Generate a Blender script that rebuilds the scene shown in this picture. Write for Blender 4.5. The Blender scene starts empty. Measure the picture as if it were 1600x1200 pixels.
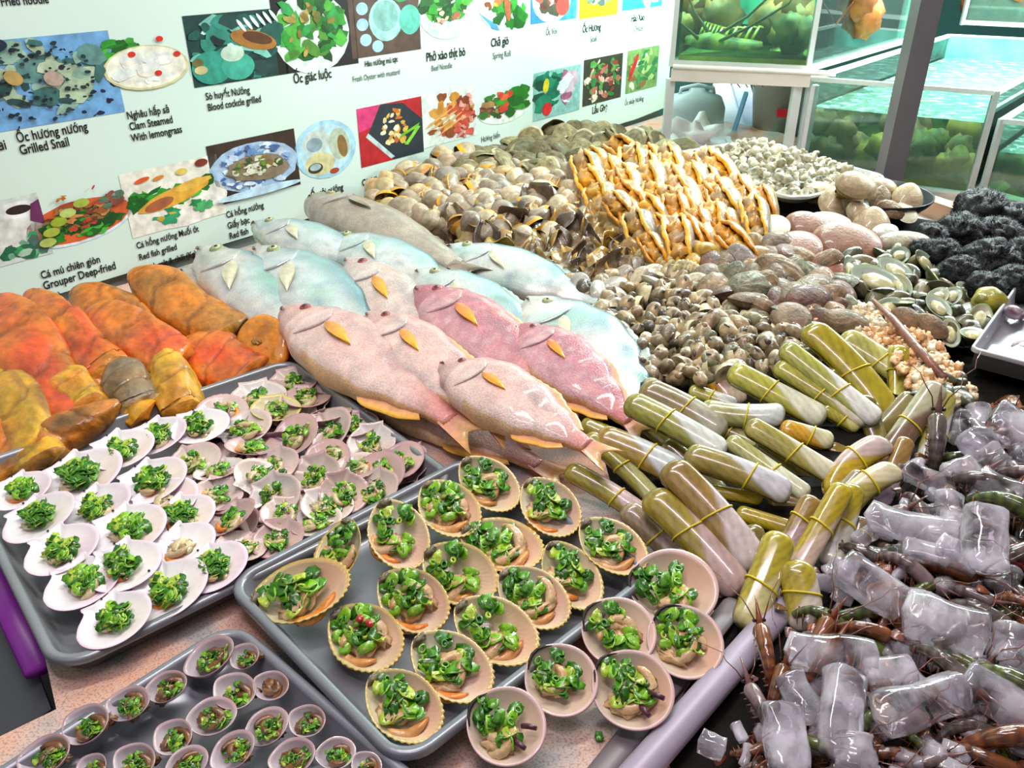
import bpy, bmesh, math, random
import numpy as np
from mathutils import Vector, Matrix, noise as mnoise
R = random.Random(11)
PI = math.pi
col = bpy.context.scene.collection
# ------------------------------------------------------------------ camera
F, PITCH, HC = 1300.0, math.radians(29), 0.65
CAM = Vector((0, 0, HC))
FWD = Vector((0, math.cos(PITCH), -math.sin(PITCH)))
UPV = Vector((0, math.sin(PITCH), math.cos(PITCH)))
def ray(px, py):
    return Vector((1, 0, 0))*(px-800) + UPV*(600-py) + FWD*F
W0 = Vector((-.776, 1.664, 0)); W1 = Vector((.585, 3.34, 0))
WD = (W1-W0).normalized(); WN = Vector((WD.y, -WD.x, 0))     # WN points to the viewer's side
def P(px, py, z=0.0, margin=.03):
    d = ray(px, py); t = (z-HC)/d.z if d.z < -1e-6 else 99
    p = CAM + d*t
    if px < 1045 and margin is not None:
        if (p-W0).dot(WN) < margin:
            t = ((W0+WN*margin)-CAM).dot(WN)/d.dot(WN); p = CAM + d*t
    return p
def onwall(px, py, off=0.0):
    d = ray(px, py); t = ((W0+WN*off)-CAM).dot(WN)/d.dot(WN); p = CAM+d*t
    return (p-W0).dot(WD), p.z
def depth(p): return (p-CAM).dot(FWD)
ANCH = [(950,1200,.0),(1100,1150,.02),(1300,1050,.035),(1500,950,.045),(1500,780,.05),(900,800,.012),(1000,720,.03),(1150,800,.035),(1200,730,.05),
        (1300,620,.06),(950,620,.03),(1150,480,.07),(1250,400,.08),(1000,330,.09),(1000,450,.06),(900,430,.06),(800,330,.08),(700,280,.08),(600,320,.06),
        (860,230,.10),(1000,230,.10),(1100,300,.09),(1200,340,.085),(1400,430,.07),(1400,350,.07),(1550,400,.06),(1560,560,.05),(1400,560,.06),(1600,330,.05),
        (700,420,.05),(600,560,.02),(500,450,.03),(400,430,.03),(800,650,.02),(200,500,.02),(200,650,.0),(450,560,.005),(700,720,.0)]
def zf(px, py):
    s = w = 0
    for a, b, z in ANCH:
        q = 1/(((a-px)**2+(b-py)**2+900)**1.5); s += q*z; w += q
    return s/w
def px_dir(px, py, ang, z):
    a = math.radians(ang)
    return (P(px+12*math.cos(a), py+12*math.sin(a), z, None)-P(px-12*math.cos(a), py-12*math.sin(a), z, None)).normalized()
def frame(loc, xdir, up, s=1.0):
    z = Vector(up).normalized(); x = Vector(xdir); x = (x - z*x.dot(z)).normalized(); y = z.cross(x)
    if not hasattr(s, '__len__'): s = (s, s, s)
    return Matrix(((x.x*s[0], y.x*s[1], z.x*s[2], loc.x), (x.y*s[0], y.y*s[1], z.y*s[2], loc.y), (x.z*s[0], y.z*s[1], z.z*s[2], loc.z), (0, 0, 0, 1)))
def rdir(t=1.0): return Vector((R.gauss(0, 1)*t, R.gauss(0, 1)*t, 1)).normalized()
# ------------------------------------------------------------------ colour and materials
def C(h):
    h = h.lstrip('#'); v = [int(h[i:i+2], 16)/255 for i in (0, 2, 4)]
    return tuple(x/12.92 if x <= .04045 else ((x+.055)/1.055)**2.4 for x in v)
def mixc(a, b, t):
    t = max(0, min(1, t)); return tuple(a[i]*(1-t)+b[i]*t for i in range(3))
def newmat(name):
    m = bpy.data.materials.new(name); m.use_nodes = True
    return m, m.node_tree, m.node_tree.nodes['Principled BSDF']
def vmat(name, rough=.4, mottle=.25, mscale=60, bump=.15, bscale=150, sss=0, coat=0, spec=.5, metal=0, trans=0, alpha=1, sheen=0):
    """mesh colour x object colour, broken up by noise, with a fine bump"""
    m, nt, b = newmat(name); N = nt.nodes; L = nt.links
    at = N.new('ShaderNodeAttribute'); at.attribute_name = 'Col'
    oi = N.new('ShaderNodeObjectInfo'); tc = N.new('ShaderNodeTexCoord')
    mx = N.new('ShaderNodeMix'); mx.data_type = 'RGBA'; mx.blend_type = 'MULTIPLY'; mx.inputs[0].default_value = 1
    L.new(at.outputs['Color'], mx.inputs[6]); L.new(oi.outputs['Color'], mx.inputs[7])
    geo = N.new('ShaderNodeNewGeometry')
    nz = N.new('ShaderNodeTexNoise'); nz.inputs['Scale'].default_value = mscale; nz.inputs['Detail'].default_value = 5; L.new(geo.outputs['Position'], nz.inputs['Vector'])
    mr = N.new('ShaderNodeMapRange'); mr.inputs[1].default_value = .3; mr.inputs[2].default_value = .7; mr.inputs[3].default_value = 1-mottle; mr.inputs[4].default_value = 1+mottle*.6
    L.new(nz.outputs[0], mr.inputs[0])
    m2 = N.new('ShaderNodeMix'); m2.data_type = 'RGBA'; m2.blend_type = 'MULTIPLY'; m2.inputs[0].default_value = 1
    L.new(mx.outputs[2], m2.inputs[6]); L.new(mr.outputs[0], m2.inputs[7]); L.new(m2.outputs[2], b.inputs['Base Color'])
    b.inputs['Roughness'].default_value = rough; b.inputs['Specular IOR Level'].default_value = spec; b.inputs['Metallic'].default_value = metal
    if bump:
        n2 = N.new('ShaderNodeTexNoise'); n2.inputs['Scale'].default_value = bscale; n2.inputs['Detail'].default_value = 4; L.new(geo.outputs['Position'], n2.inputs['Vector'])
        bp = N.new('ShaderNodeBump'); bp.inputs['Strength'].default_value = bump; bp.inputs['Distance'].default_value = .003
        L.new(n2.outputs[0], bp.inputs['Height']); L.new(bp.outputs[0], b.inputs['Normal'])
    if sss: b.inputs['Subsurface Weight'].default_value = sss; b.inputs['Subsurface Radius'].default_value = (.01, .005, .003); b.inputs['Subsurface Scale'].default_value = .5
    if coat: b.inputs['Coat Weight'].default_value = coat; b.inputs['Coat Roughness'].default_value = .08
    if trans: b.inputs['Transmission Weight'].default_value = trans
    if alpha < 1: b.inputs['Alpha'].default_value = alpha
    return m
M = {}
M['shell'] = vmat('shell', .42, .3, 70, .3, 200, coat=.2, spec=.4)
M['nacre'] = vmat('inner_shell', .28, .08, 40, .04, 120, coat=.35)
M['rough'] = vmat('rough_shell', .6, .5, 60, .6, 170, coat=.08, spec=.35)
M['wet'] = vmat('wet_shell', .38, .4, 65, .4, 160, coat=.35, spec=.4)
M['meat'] = vmat('cooked_meat', .35, .25, 120, .3, 250, coat=.4)
M['herb'] = vmat('herb', .3, .35, 300, .2, 300, coat=.5)
M['fish'] = vmat('fish_skin', .38, .2, 45, .3, 520, coat=.35, spec=.5)
M['silver'] = vmat('silver_fish_skin', .3, .14, 30, .12, 420, coat=.4, metal=.25, spec=.6)
M['fin'] = vmat('fin', .35, .2, 90, .1, 200, coat=.3)
M['turm'] = vmat('turmeric_fish', .5, .3, 60, .5, 110, coat=.3)
def turm_detail(m):
    nt = m.node_tree; N = nt.nodes; L = nt.links; b = N['Principled BSDF']; src = b.inputs['Base Color'].links[0].from_socket
    tc = N.new('ShaderNodeTexCoord'); g = N.new('ShaderNodeNewGeometry')
    n = N.new('ShaderNodeTexNoise'); n.inputs['Scale'].default_value = 14; n.inputs['Detail'].default_value = 8; n.inputs['Roughness'].default_value = .65; L.new(g.outputs['Position'], n.inputs['Vector'])
    r = N.new('ShaderNodeValToRGB'); e = r.color_ramp.elements; e[0].position = .32; e[0].color = (.42, .42, .2, 1); e[1].position = .52; e[1].color = (1, 1, 1, 1); x = e.new(.72); x.color = (1.25, .9, .5, 1)
    L.new(n.outputs[0], r.inputs[0]); mx = N.new('ShaderNodeMix'); mx.data_type = 'RGBA'; mx.blend_type = 'MULTIPLY'; mx.inputs[0].default_value = .85
    L.new(src, mx.inputs[6]); L.new(r.outputs[0], mx.inputs[7]); L.new(mx.outputs[2], b.inputs['Base Color'])
    w = N.new('ShaderNodeTexWave'); w.inputs['Scale'].default_value = 5; w.inputs['Distortion'].default_value = 14; w.inputs['Detail'].default_value = 4; w.inputs['Detail Scale'].default_value = 2.2; L.new(g.outputs['Position'], w.inputs['Vector'])
    bp = N.new('ShaderNodeBump'); bp.inputs['Strength'].default_value = .3; bp.inputs['Distance'].default_value = .006; L.new(w.outputs[1], bp.inputs['Height'])
    old = b.inputs['Normal'].links[0].from_node; L.new(bp.outputs[0], old.inputs['Normal'])
turm_detail(M['turm'])
M['steel'] = vmat('steel', .33, .07, 9, .03, 60, metal=.45)
M['satin'] = vmat('painted_metal', .4, .06, 20, .03, 60, metal=.1)
M['plastic'] = vmat('plastic', .35, .05, 20, .02, 60)
M['prawn'] = vmat('prawn', .2, .4, 80, .15, 200, coat=.8, trans=.0)
M['razor'] = vmat('razor_shell', .25, .25, 45, .08, 160, coat=.7)
M['band'] = vmat('rubber_band', .45, .05, 40, 0)
M['print'] = vmat('print', .45, .38, 55, 0, mscale and 90 if False else 90) if False else vmat('print', .45, .3, 48, 0)
M['paper'] = vmat('banner_vinyl', .4, .03, 4, .03, 8)
M['ink'] = vmat('ink', .5, 0, 20, 0)
M['bed'] = vmat('gap_shade_bed', .7, .5, 40, .8, 90, spec=.08)
M['urchin'] = vmat('urchin_spines', .5, .5, 120, .6, 260, spec=.25)
M['stone'] = vmat('tank_rock', .7, .5, 14, .5, 50)
M['brownflesh'] = vmat('brown_flesh', .38, .4, 50, .5, 120, coat=.4)
def scales(m, sc=260, st=.25):
    nt = m.node_tree; N = nt.nodes; L = nt.links; b = N['Principled BSDF']
    g = N.new('ShaderNodeNewGeometry'); v = N.new('ShaderNodeTexVoronoi'); v.inputs['Scale'].default_value = sc; L.new(g.outputs['Position'], v.inputs['Vector'])
    bp = N.new('ShaderNodeBump'); bp.inputs['Strength'].default_value = st; bp.inputs['Distance'].default_value = .0015; L.new(v.outputs['Distance'], bp.inputs['Height'])
    L.new(bp.outputs[0], b.inputs['Normal'].links[0].from_node.inputs['Normal'])
    src = b.inputs['Base Color'].links[0].from_socket; mr = N.new('ShaderNodeMapRange'); mr.inputs[1].default_value = 0; mr.inputs[2].default_value = .7; mr.inputs[3].default_value = 1.07; mr.inputs[4].default_value = .82
    L.new(v.outputs['Distance'], mr.inputs[0]); mx = N.new('ShaderNodeMix'); mx.data_type = 'RGBA'; mx.blend_type = 'MULTIPLY'; mx.inputs[0].default_value = 1
    L.new(src, mx.inputs[6]); L.new(mr.outputs[0], mx.inputs[7]); L.new(mx.outputs[2], b.inputs['Base Color'])
scales(M['fish'], 300, .3); scales(M['silver'], 420, .1)
def table_mat():
    m, nt, b = newmat('speckled_counter'); N = nt.nodes; L = nt.links
    g = N.new('ShaderNodeNewGeometry')
    n1 = N.new('ShaderNodeTexNoise'); n1.inputs['Scale'].default_value = 9; n1.inputs['Detail'].default_value = 3
    n2 = N.new('ShaderNodeTexNoise'); n2.inputs['Scale'].default_value = 420; n2.inputs['Detail'].default_value = 2
    for n in (n1, n2): L.new(g.outputs['Position'], n.inputs['Vector'])
    r = N.new('ShaderNodeValToRGB'); e = r.color_ramp.elements
    e[0].position = .38; e[0].color = (*C('9a9a98'), 1); e[1].position = .5; e[1].color = (*C('cfae9e'), 1)
    x = e.new(.60); x.color = (*C('d8a48a'), 1); x = e.new(.74); x.color = (*C('b8672c'), 1)  # orange end of the ramp paints in the counter's shaded tone
    L.new(n1.outputs[0], r.inputs[0])
    r2 = N.new('ShaderNodeValToRGB'); e = r2.color_ramp.elements; e[0].position = .36; e[0].color = (.35, .3, .3, 1); e[1].position = .5; e[1].color = (1, 1, 1, 1)
    L.new(n2.outputs[0], r2.inputs[0])
    mx = N.new('ShaderNodeMix'); mx.data_type = 'RGBA'; mx.blend_type = 'MULTIPLY'; mx.inputs[0].default_value = .6
    L.new(r.outputs[0], mx.inputs[6]); L.new(r2.outputs[0], mx.inputs[7]); L.new(mx.outputs[2], b.inputs['Base Color'])
    b.inputs['Roughness'].default_value = .35
    return m
M['table'] = table_mat()
def ice_mat():
    m, nt, b = newmat('ice'); N = nt.nodes; L = nt.links
    b.inputs['Base Color'].default_value = (.98, .93, .99, 1); b.inputs['Roughness'].default_value = .06
    b.inputs['IOR'].default_value = 1.31; b.inputs['Coat Weight'].default_value = .5; b.inputs['Coat Roughness'].default_value = .03
    g = N.new('ShaderNodeNewGeometry'); n = N.new('ShaderNodeTexNoise'); n.inputs['Scale'].default_value = 28; n.inputs['Detail'].default_value = 3
    L.new(g.outputs['Position'], n.inputs['Vector'])
    mr = N.new('ShaderNodeMapRange'); mr.inputs[1].default_value = .35; mr.inputs[2].default_value = .65; mr.inputs[3].default_value = 1; mr.inputs[4].default_value = .62
    L.new(n.outputs[0], mr.inputs[0]); L.new(mr.outputs[0], b.inputs['Transmission Weight'])
    bp = N.new('ShaderNodeBump'); bp.inputs['Strength'].default_value = .35; bp.inputs['Distance'].default_value = .004
    L.new(n.outputs[0], bp.inputs['Height']); L.new(bp.outputs[0], b.inputs['Normal'])
    return m
M['ice'] = ice_mat()
def clear_mat(name, tint, diff, dcol, rough=.02, bump=0, bs=20):
    """thin glass or water: mostly see-through, a fresnel gloss, a little cloudiness"""
    m = bpy.data.materials.new(name); m.use_nodes = True; nt = m.node_tree; N = nt.nodes; L = nt.links; N.clear()
    o = N.new('ShaderNodeOutputMaterial'); t = N.new('ShaderNodeBsdfTransparent'); t.inputs[0].default_value = (*tint, 1)
    d = N.new('ShaderNodeBsdfDiffuse'); d.inputs[0].default_value = (*dcol, 1)
    g = N.new('ShaderNodeBsdfGlossy'); g.inputs['Roughness'].default_value = rough; fr = N.new('ShaderNodeFresnel'); fr.inputs[0].default_value = 1.4
    a = N.new('ShaderNodeMixShader'); a.inputs[0].default_value = diff; L.new(t.outputs[0], a.inputs[1]); L.new(d.outputs[0], a.inputs[2])
    b = N.new('ShaderNodeMixShader'); L.new(fr.outputs[0], b.inputs[0]); L.new(a.outputs[0], b.inputs[1]); L.new(g.outputs[0], b.inputs[2]); L.new(b.outputs[0], o.inputs[0])
    if bump:
        ge = N.new('ShaderNodeNewGeometry'); n = N.new('ShaderNodeTexNoise'); n.inputs['Scale'].default_value = bs; n.inputs['Detail'].default_value = 4; L.new(ge.outputs['Position'], n.inputs['Vector'])
        bp = N.new('ShaderNodeBump'); bp.inputs['Strength'].default_value = bump; bp.inputs['Distance'].default_value = .02; L.new(n.outputs[0], bp.inputs['Height'])
        for s in (g, d): L.new(bp.outputs[0], s.inputs['Normal'])
        L.new(bp.outputs[0], fr.inputs['Normal'])
        cr = N.new('ShaderNodeMapRange'); cr.inputs[1].default_value = .5; cr.inputs[2].default_value = .68; cr.inputs[3].default_value = diff*.6; cr.inputs[4].default_value = min(1, diff*2.4)
        L.new(n.outputs[0], cr.inputs[0]); L.new(cr.outputs[0], a.inputs[0])
    return m
M['glass'] = clear_mat('tank_glass', C('dff5ee'), .05, C('bfe8dc'))
M['water'] = clear_mat('tank_water', C('dcf4ea'), .15, C('58c0a0'))
M['surface'] = clear_mat('rippled_water_surface', C('b0e6d6'), .35, C('a9dccd'), .05, 1.0, 26)
# ------------------------------------------------------------------ mesh helpers
class MB:
    def __init__(s): s.v = []; s.f = []; s.c = []
    def add(s, v, f, c):
        o = len(s.v); s.v += [tuple(p) for p in v]
        s.c += (list(c) if (hasattr(c[0], '__len__')) else [tuple(c)]*len(v)); s.f += [tuple(i+o for i in q) for q in f]; return s
    def mesh(s, name, mat, smooth=True):
        me = bpy.data.meshes.new(name); me.from_pydata(s.v, [], s.f)
        bm = bmesh.new(); bm.from_mesh(me); bmesh.ops.recalc_face_normals(bm, faces=bm.faces); bm.to_mesh(me); bm.free()
        a = me.color_attributes.new('Col', 'FLOAT_COLOR', 'POINT')
        a.data.foreach_set('color', np.array([(c[0], c[1], c[2], 1) for c in s.c], dtype=np.float32).ravel())
        if smooth: me.polygons.foreach_set('use_smooth', [True]*len(me.polygons))
        me.materials.append(M[mat]); me.update(); return me
def gridf(n, m, cu=False, cv=False):
    """faces of an n x m vertex grid, closed in u and/or v"""
    f = []
    for i in range(n if cu else n-1):
        for j in range(m if cv else m-1):
            a = i*m+j; b = ((i+1) % n)*m+j; c = ((i+1) % n)*m+(j+1) % m; d = i*m+(j+1) % m
            f.append((a, b, c, d))
    return f
def box(mb, c, s, colr, rot=None):
    v = []
    for x in (-.5, .5):
        for y in (-.5, .5):
            for z in (-.5, .5):
                p = Vector((x*s[0], y*s[1], z*s[2]))
                if rot is not None: p = rot @ p
                v.append(p+Vector(c))
    mb.add(v, [(0, 1, 3, 2), (4, 6, 7, 5), (0, 4, 5, 1), (2, 3, 7, 6), (0, 2, 6, 4), (1, 5, 7, 3)], colr); return mb
def tube(mb, pts, rad, colr, n=8, flat=1.0, up=(0, 0, 1)):
    pts = [Vector(p) for p in pts]; k = len(pts); rr = rad if hasattr(rad, '__len__') else [rad]*k
    v = []; cs = []
    for i, p in enumerate(pts):
        t = (pts[min(k-1, i+1)]-pts[max(0, i-1)]).normalized(); a = t.cross(Vector(up))
        if a.length < 1e-4: a = t.cross(Vector((1, 0, 0)))
        a.normalize(); b = a.cross(t)
        cc = colr[i] if hasattr(colr[0], '__len__') else colr
        for j in range(n):
            q = 2*PI*j/n; v.append(p+a*math.cos(q)*rr[i]+b*math.sin(q)*rr[i]*flat); cs.append(cc)
    f = gridf(k, n, False, True); f.append(tuple(range(n-1, -1, -1))); f.append(tuple((k-1)*n+j for j in range(n)))
    mb.add(v, f, cs); return mb
def blob(mb, c, s, colr, amp=.2, fr=2.0, seed=0, n=14, m=9, rot=None, c2=None):
    v = []; cs = []
    for i in range(n):
        for j in range(m):
            th = 2*PI*i/n; ph = PI*(j+.0)/(m-1)
            d = Vector((math.cos(th)*math.sin(ph), math.sin(th)*math.sin(ph), math.cos(ph)))
            k = 1+amp*mnoise.noise(d*fr+Vector((seed*7.3, seed*1.7, seed)))*1.6
            p = Vector((d.x*s[0]*k, d.y*s[1]*k, d.z*s[2]*k))
            if rot is not None: p = rot @ p
            v.append(p+Vector(c)); cs.append(colr if c2 is None else mixc(colr, c2, .5+.9*mnoise.noise(d*1.7+Vector((seed, 3, seed)))))
    mb.add(v, gridf(n, m, True, False), cs); return mb
def obj(name, me, parent=None, mw=None, color=None, label=None):
    o = bpy.data.objects.new(name, me); col.objects.link(o)
    if parent is not None: o.parent = parent
    if mw is not None: o.matrix_world = mw
    if color is not None: o.color = (*color, 1) if len(color) == 3 else color
    if label: o['label'] = label
    return o
USED = {}
def thing(name, label, cat, mw, parts, color=None, group=None, kind=None):
    """parts: one mesh, or a list of (part name, mesh, sub-part list[, label])"""
    if not isinstance(parts, list): o = obj(name, parts, None, mw, color)
    else:
        o = obj(name, None, None, mw); o.empty_display_size = .01
        for p in parts:
            a = obj(p[0], p[1], o, None, color, p[3] if len(p) > 3 else None)
            for q in (p[2] or []): obj(q[0], q[1], a, None, color, q[2] if len(q) > 2 else None)
    o['label'] = label; o['category'] = cat
    if group: o['group'] = group
    if kind: o['kind'] = kind
    return o
def struct(name, me, mw=None, color=None, label=None):
    o = obj(name, me, None, mw, color); o['kind'] = 'structure'
    if label: o['label'] = label
    return o
WORDS = ['first', 'second', 'third', 'fourth', 'fifth', 'sixth', 'seventh', 'eighth', 'ninth', 'tenth', 'eleventh', 'twelfth', 'thirteenth', 'fourteenth']
def rows(items, n, key=lambda i: i[1], key2=lambda i: i[0]):
    """cut items into n rows from far to near; gives each its (row, place, row length)"""
    idx = sorted(range(len(items)), key=lambda i: key(items[i])); out = {}; q = len(idx)/n
    for r in range(n):
        part = sorted(idx[int(r*q):int((r+1)*q)], key=lambda i: key2(items[i]))
        for k, i in enumerate(part): out[i] = (r, k, len(part))
    return out
# ------------------------------------------------------------------ shells
def valve(l, w, dep, ci, cr, co, ribs=0, cren=0, ridge=0, ears=0, pinch=.2, off=.25, th=.05, n=64, m=9, patch=None, growth=0, power=2.0):
    """a half shell lying open upward; hinge towards -x. ci inner, cr rim, co outer colour"""
    mb = MB(); v = []; cs = []
    def outl(t):
        x = math.cos(t)*l/2; y = math.sin(t)*w/2
        if x < 0: y *= 1-pinch*(math.cos(t)**2)
        if ears:
            for s in (-1, 1):
                g = math.exp(-((t-(PI+s*.42))/.13)**2); x -= g*ears*l*.55; y += -s*g*ears*w*.6
        return x, y
    def ring(rho, side):
        for i in range(n):
            t = 2*PI*i/n; x, y = outl(t)
            cx = -off*l/2
            k = 1+cren*(.5+.5*math.cos(ribs*t))*rho**16*max(0, min(1, math.cos(t+.5)*1.6+.4))
            X = cx*(1-rho)+x*rho*k; Y = y*rho*k
            z = -dep*(1-rho**power)
            z += ridge*math.cos(ribs*t)*rho*(1 if side else .5)
            if growth and side: z -= growth*math.sin(rho*40)
            if side: z -= th*dep+.02*l*(1-rho)
            v.append((X*(1+.015*side), Y*(1+.015*side), z))
            if side == 0:
                c = mixc(ci, cr, ((rho-.88)/.12)) if rho > .88 else ci
                if patch and rho < .95: c = mixc(c, patch, max(0, .8*math.cos(t-.6))*min(1, rho*1.4))
            else: c = mixc(co, cr, (.5+.5*math.cos(ribs*t))*.35*rho) if ribs else mixc(co, cr, (.5+.5*math.sin(rho*26))*.3)
            cs.append(c)
    rh = [0.02]+[k/(m-1) for k in range(1, m)]
    for r in rh: ring(r, 0)
    for r in reversed(rh): ring(r, 1)
    k = 2*m
    f = [(a, d, c, b) for a, b, c, d in gridf(k, n, False, True)]
    f = gridf(k, n, False, True)
    f.append(tuple(range(n-1, -1, -1))); f.append(tuple((k-1)*n+j for j in range(n)))
    mb.add(v, f, cs); return mb
def clam(l, w, t, c1, c2, ribs=0, gap=0, lip=None, n=40, m=13, grow=18, seed=0, pinch=.25):
    """closed bivalve with an umbo at -x and growth rings; gap/lip: mouth at +x with coloured lip"""
    mb = MB()
    for s in (1, -1):
        v = []; cs = []
        for i in range(n):
            th = 2*PI*i/n
            for j in range(m):
                rho = j/(m-1); x = math.cos(th)*l/2; y = math.sin(th)*w/2
                if x < 0: y *= 1-pinch*math.cos(th)**2
                X = -.28*l*(1-rho)+x*rho; Y = y*rho
                z = t/2*(1-rho**2.2)**.72+(.004*l*math.sin(rho*grow*2))
                z += gap*(X/l+.5)*l*.5 + (.012*l*math.cos(ribs*th)*rho if ribs else 0)
                v.append((X, Y, s*z)); q = .5+.5*math.sin(rho*grow+seed)
                c = mixc(c1, c2, .65*q*rho+.3*mnoise.noise(Vector((X/l*4, Y/l*4, seed))))
                if lip and rho > .9 and X > -.2*l: c = lip
                cs.append(c)
        f = gridf(n, m, True, False)
        mb.add(v, f, cs)
    return mb
def snail(turns=2.6, r0=.5, grow=.26, drop=.25, c1=C('b8a888'), c2=C('6a5a48'), n=44, m=12, openc=C('d8cbb0'), stripes=0, tubes=.62):
    mb = MB(); v = []; cs = []
    T = turns*2*PI
    for i in range(n):
        a = T*i/(n-1); g = math.exp(-grow*(T-a)); cx = r0*g*math.cos(a); cy = r0*g*math.sin(a); cz = -drop*2*g
        rr = tubes*g
        for j in range(m):
            b = 2*PI*j/m
            rad = r0*g+rr*math.cos(b)
            v.append((rad*math.cos(a), rad*math.sin(a), cz+rr*math.sin(b)*1.05))
            q = .5+.5*math.sin(a*9) if stripes else .5+.5*math.sin(b*3+a)
            cs.append(mixc(c1, c2, q*.6+.3*math.sin(a*.7)**2) if i < n-2 else openc)
    f = gridf(n, m, False, True); mb.add(v, f, cs)
    # aperture: a dished pale lip
    a = T; base = [v[(n-1)*m+j] for j in range(m)]; cen = sum((Vector(p) for p in base), Vector())/m
    t = Vector((-math.sin(a), math.cos(a), 0))
    v2 = base+[tuple(cen.lerp(Vector(p), .7)-t*.05) for p in base]+[tuple(cen-t*.25)]
    f2 = [(j, (j+1) % m, m+(j+1) % m, m+j) for j in range(m)]+[(m+j, m+(j+1) % m, 2*m) for j in range(m)]
    mb.add(v2, f2, [openc]*(2*m)+[mixc(openc, (0, 0, 0), .6)])
    return mb
def norm_mesh(mb, size=1.0, flatten=1.0):
    a = np.array(mb.v); c = (a.max(0)+a.min(0))/2; k = size/(a.max(0)-a.min(0))[:2].max(); a = (a-c)*k; a[:, 2] *= flatten
    mb.v = [tuple(p) for p in a]; return mb
def herbs(seed, r=.3, n=42, pal=('2f6a0a', '559a10', '86c028', '3c7c0c', '34700c', 'b4cc40')):
    q = random.Random(seed); mb = MB(); pal = [C(p) for p in pal]
    for i in range(n):
        a = q.uniform(0, 2*PI); d = r*math.sqrt(q.random()); c = Vector((d*math.cos(a)*1.1, d*math.sin(a)*.8, .04+.2*(1-d/r)*r+q.uniform(0, .02)))
        k = q.choice(pal); rot = Matrix.Rotation(q.uniform(0, 6.3), 3, 'Z') @ Matrix.Rotation(q.uniform(-.6, .6), 3, 'X') @ Matrix.Rotation(q.uniform(-.5, .5), 3, 'Y')
        if i % 5 == 0:     # a cut scallion ring
            v = []; m = 12; ro = q.uniform(.04, .06)
            for j in range(m):
                b = 2*PI*j/m
                for (rr, zz) in ((ro, -.018), (ro, .018), (ro*.55, .018), (ro*.55, -.018)): v.append(rot @ Vector((rr*math.cos(b), rr*math.sin(b)*.7, zz))+c)
            mb.add(v, gridf(m, 4, True, True), k)
        else:              # a curled leaf chip
            v = []; L = q.uniform(.05, .11); W = q.uniform(.04, .075); cv = q.uniform(-.03, .03)
            for s in (0, 1):
                for x in (-1, -.4, .3, 1):
                    for y in (-1, 0, 1): v.append(rot @ Vector((x*L, y*W*(1-.5*x*x), cv*x*x+.03*abs(y)-.012*s))+c)
            f = gridf(4, 3)+[tuple(12+t for t in reversed(u)) for u in gridf(4, 3)]
            e = [0, 1, 2, 5, 8, 11, 10, 9, 6, 3]; f += [(e[t], e[(t+1) % 10], 12+e[(t+1) % 10], 12+e[t]) for t in range(10)]
            mb.add(v, f, k)
    return mb
def meat(seed, c1, c2, r=.28, n=5):
    q = random.Random(seed); mb = MB()
    for i in range(n):
        a = q.uniform(0, 6.3); d = q.uniform(.2, .9)*r
        rot = Matrix.Rotation(q.uniform(0, 6.3), 3, 'Z')
        if i % 4: blob(mb, (d*math.cos(a), d*math.sin(a), .03), (q.uniform(.09, .17), q.uniform(.06, .12), .06), c1, .5, 3, seed+i, 16, 10, rot, c2)
        else:
            pts = [rot @ Vector((.17*math.cos(t*.35), .14*math.sin(t*.35), .03+.012*t)) + Vector((d*math.cos(a)*.5, d*math.sin(a)*.5, 0)) for t in range(8)]
            tube(mb, pts, [.02, .045, .06, .065, .06, .055, .045, .02], [mixc(c1, c2, t/7) for t in range(8)], 8, .8)
    return mb
def roe(seed, c1, c2):
    q = random.Random(seed); mb = MB(); r = q.uniform(.24, .3); s = q.uniform(-.4, .4)
    pts = [Vector((r*math.cos(s+t*.22), -r*math.sin(s+t*.22), .02+.02*math.sin(t))) for t in range(9)]
    tube(mb, pts, [.012, .03, .045, .055, .06, .06, .05, .035, .012], [mixc(c1, c2, t/8) for t in range(9)], 8, .7); return mb
# ------------------------------------------------------------------ counter, trays
def polyslab(name, pts, z0, z1, mat, colr):
    mb = MB(); n = len(pts)
    v = [(x, y, z1) for x, y in pts]+[(x, y, z0) for x, y in pts]
    f = [tuple(range(n)), tuple(range(2*n-1, n-1, -1))]+[(i, i+n, (i+1) % n+n, (i+1) % n) for i in range(n)]
    mb.add(v, f, colr); return mb.mesh(name, mat, False)
tb = polyslab('counter_top', [*[tuple(P(a, b, 0, None)[:2]) for a, b in ((20, 800), (88, 1108), (-30, 1165), (-60, 1500))], (1.0, .25), (1.55, 1.9), (.9, 3.1), (.62, 3.36), (W0.x+.02, W0.y-.02), (-1.45, .85)], -.03, 0, 'table', C('ffffff'))
o = struct('counter', tb, label='speckled peach and grey counter top under the trays')
fl = polyslab('floor', [(-6, -3), (6, -3), (6, 8), (-6, 8)], -.95, -.9, 'satin', C('3a3634')); struct('floor', fl)
wb = MB(); box(wb, (0, 0, 0), (9, .1, 4), C('3f6f68')); struct('wall_back', wb.mesh('wall_back', 'satin', False), Matrix.Translation((1.5, 5.6, .9)))
def rrect(hx, hy, r, k=7):
    r = max(.002, min(r, hx-.001, hy-.001)); out = []
    for cx, cy, a0 in ((hx-r, hy-r, 0), (-(hx-r), hy-r, 90), (-(hx-r), -(hy-r), 180), (hx-r, -(hy-r), 270)):
        for i in range(k+1):
            a = math.radians(a0+90*i/k); out.append((cx+r*math.cos(a), cy+r*math.sin(a)))
    return out
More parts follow.
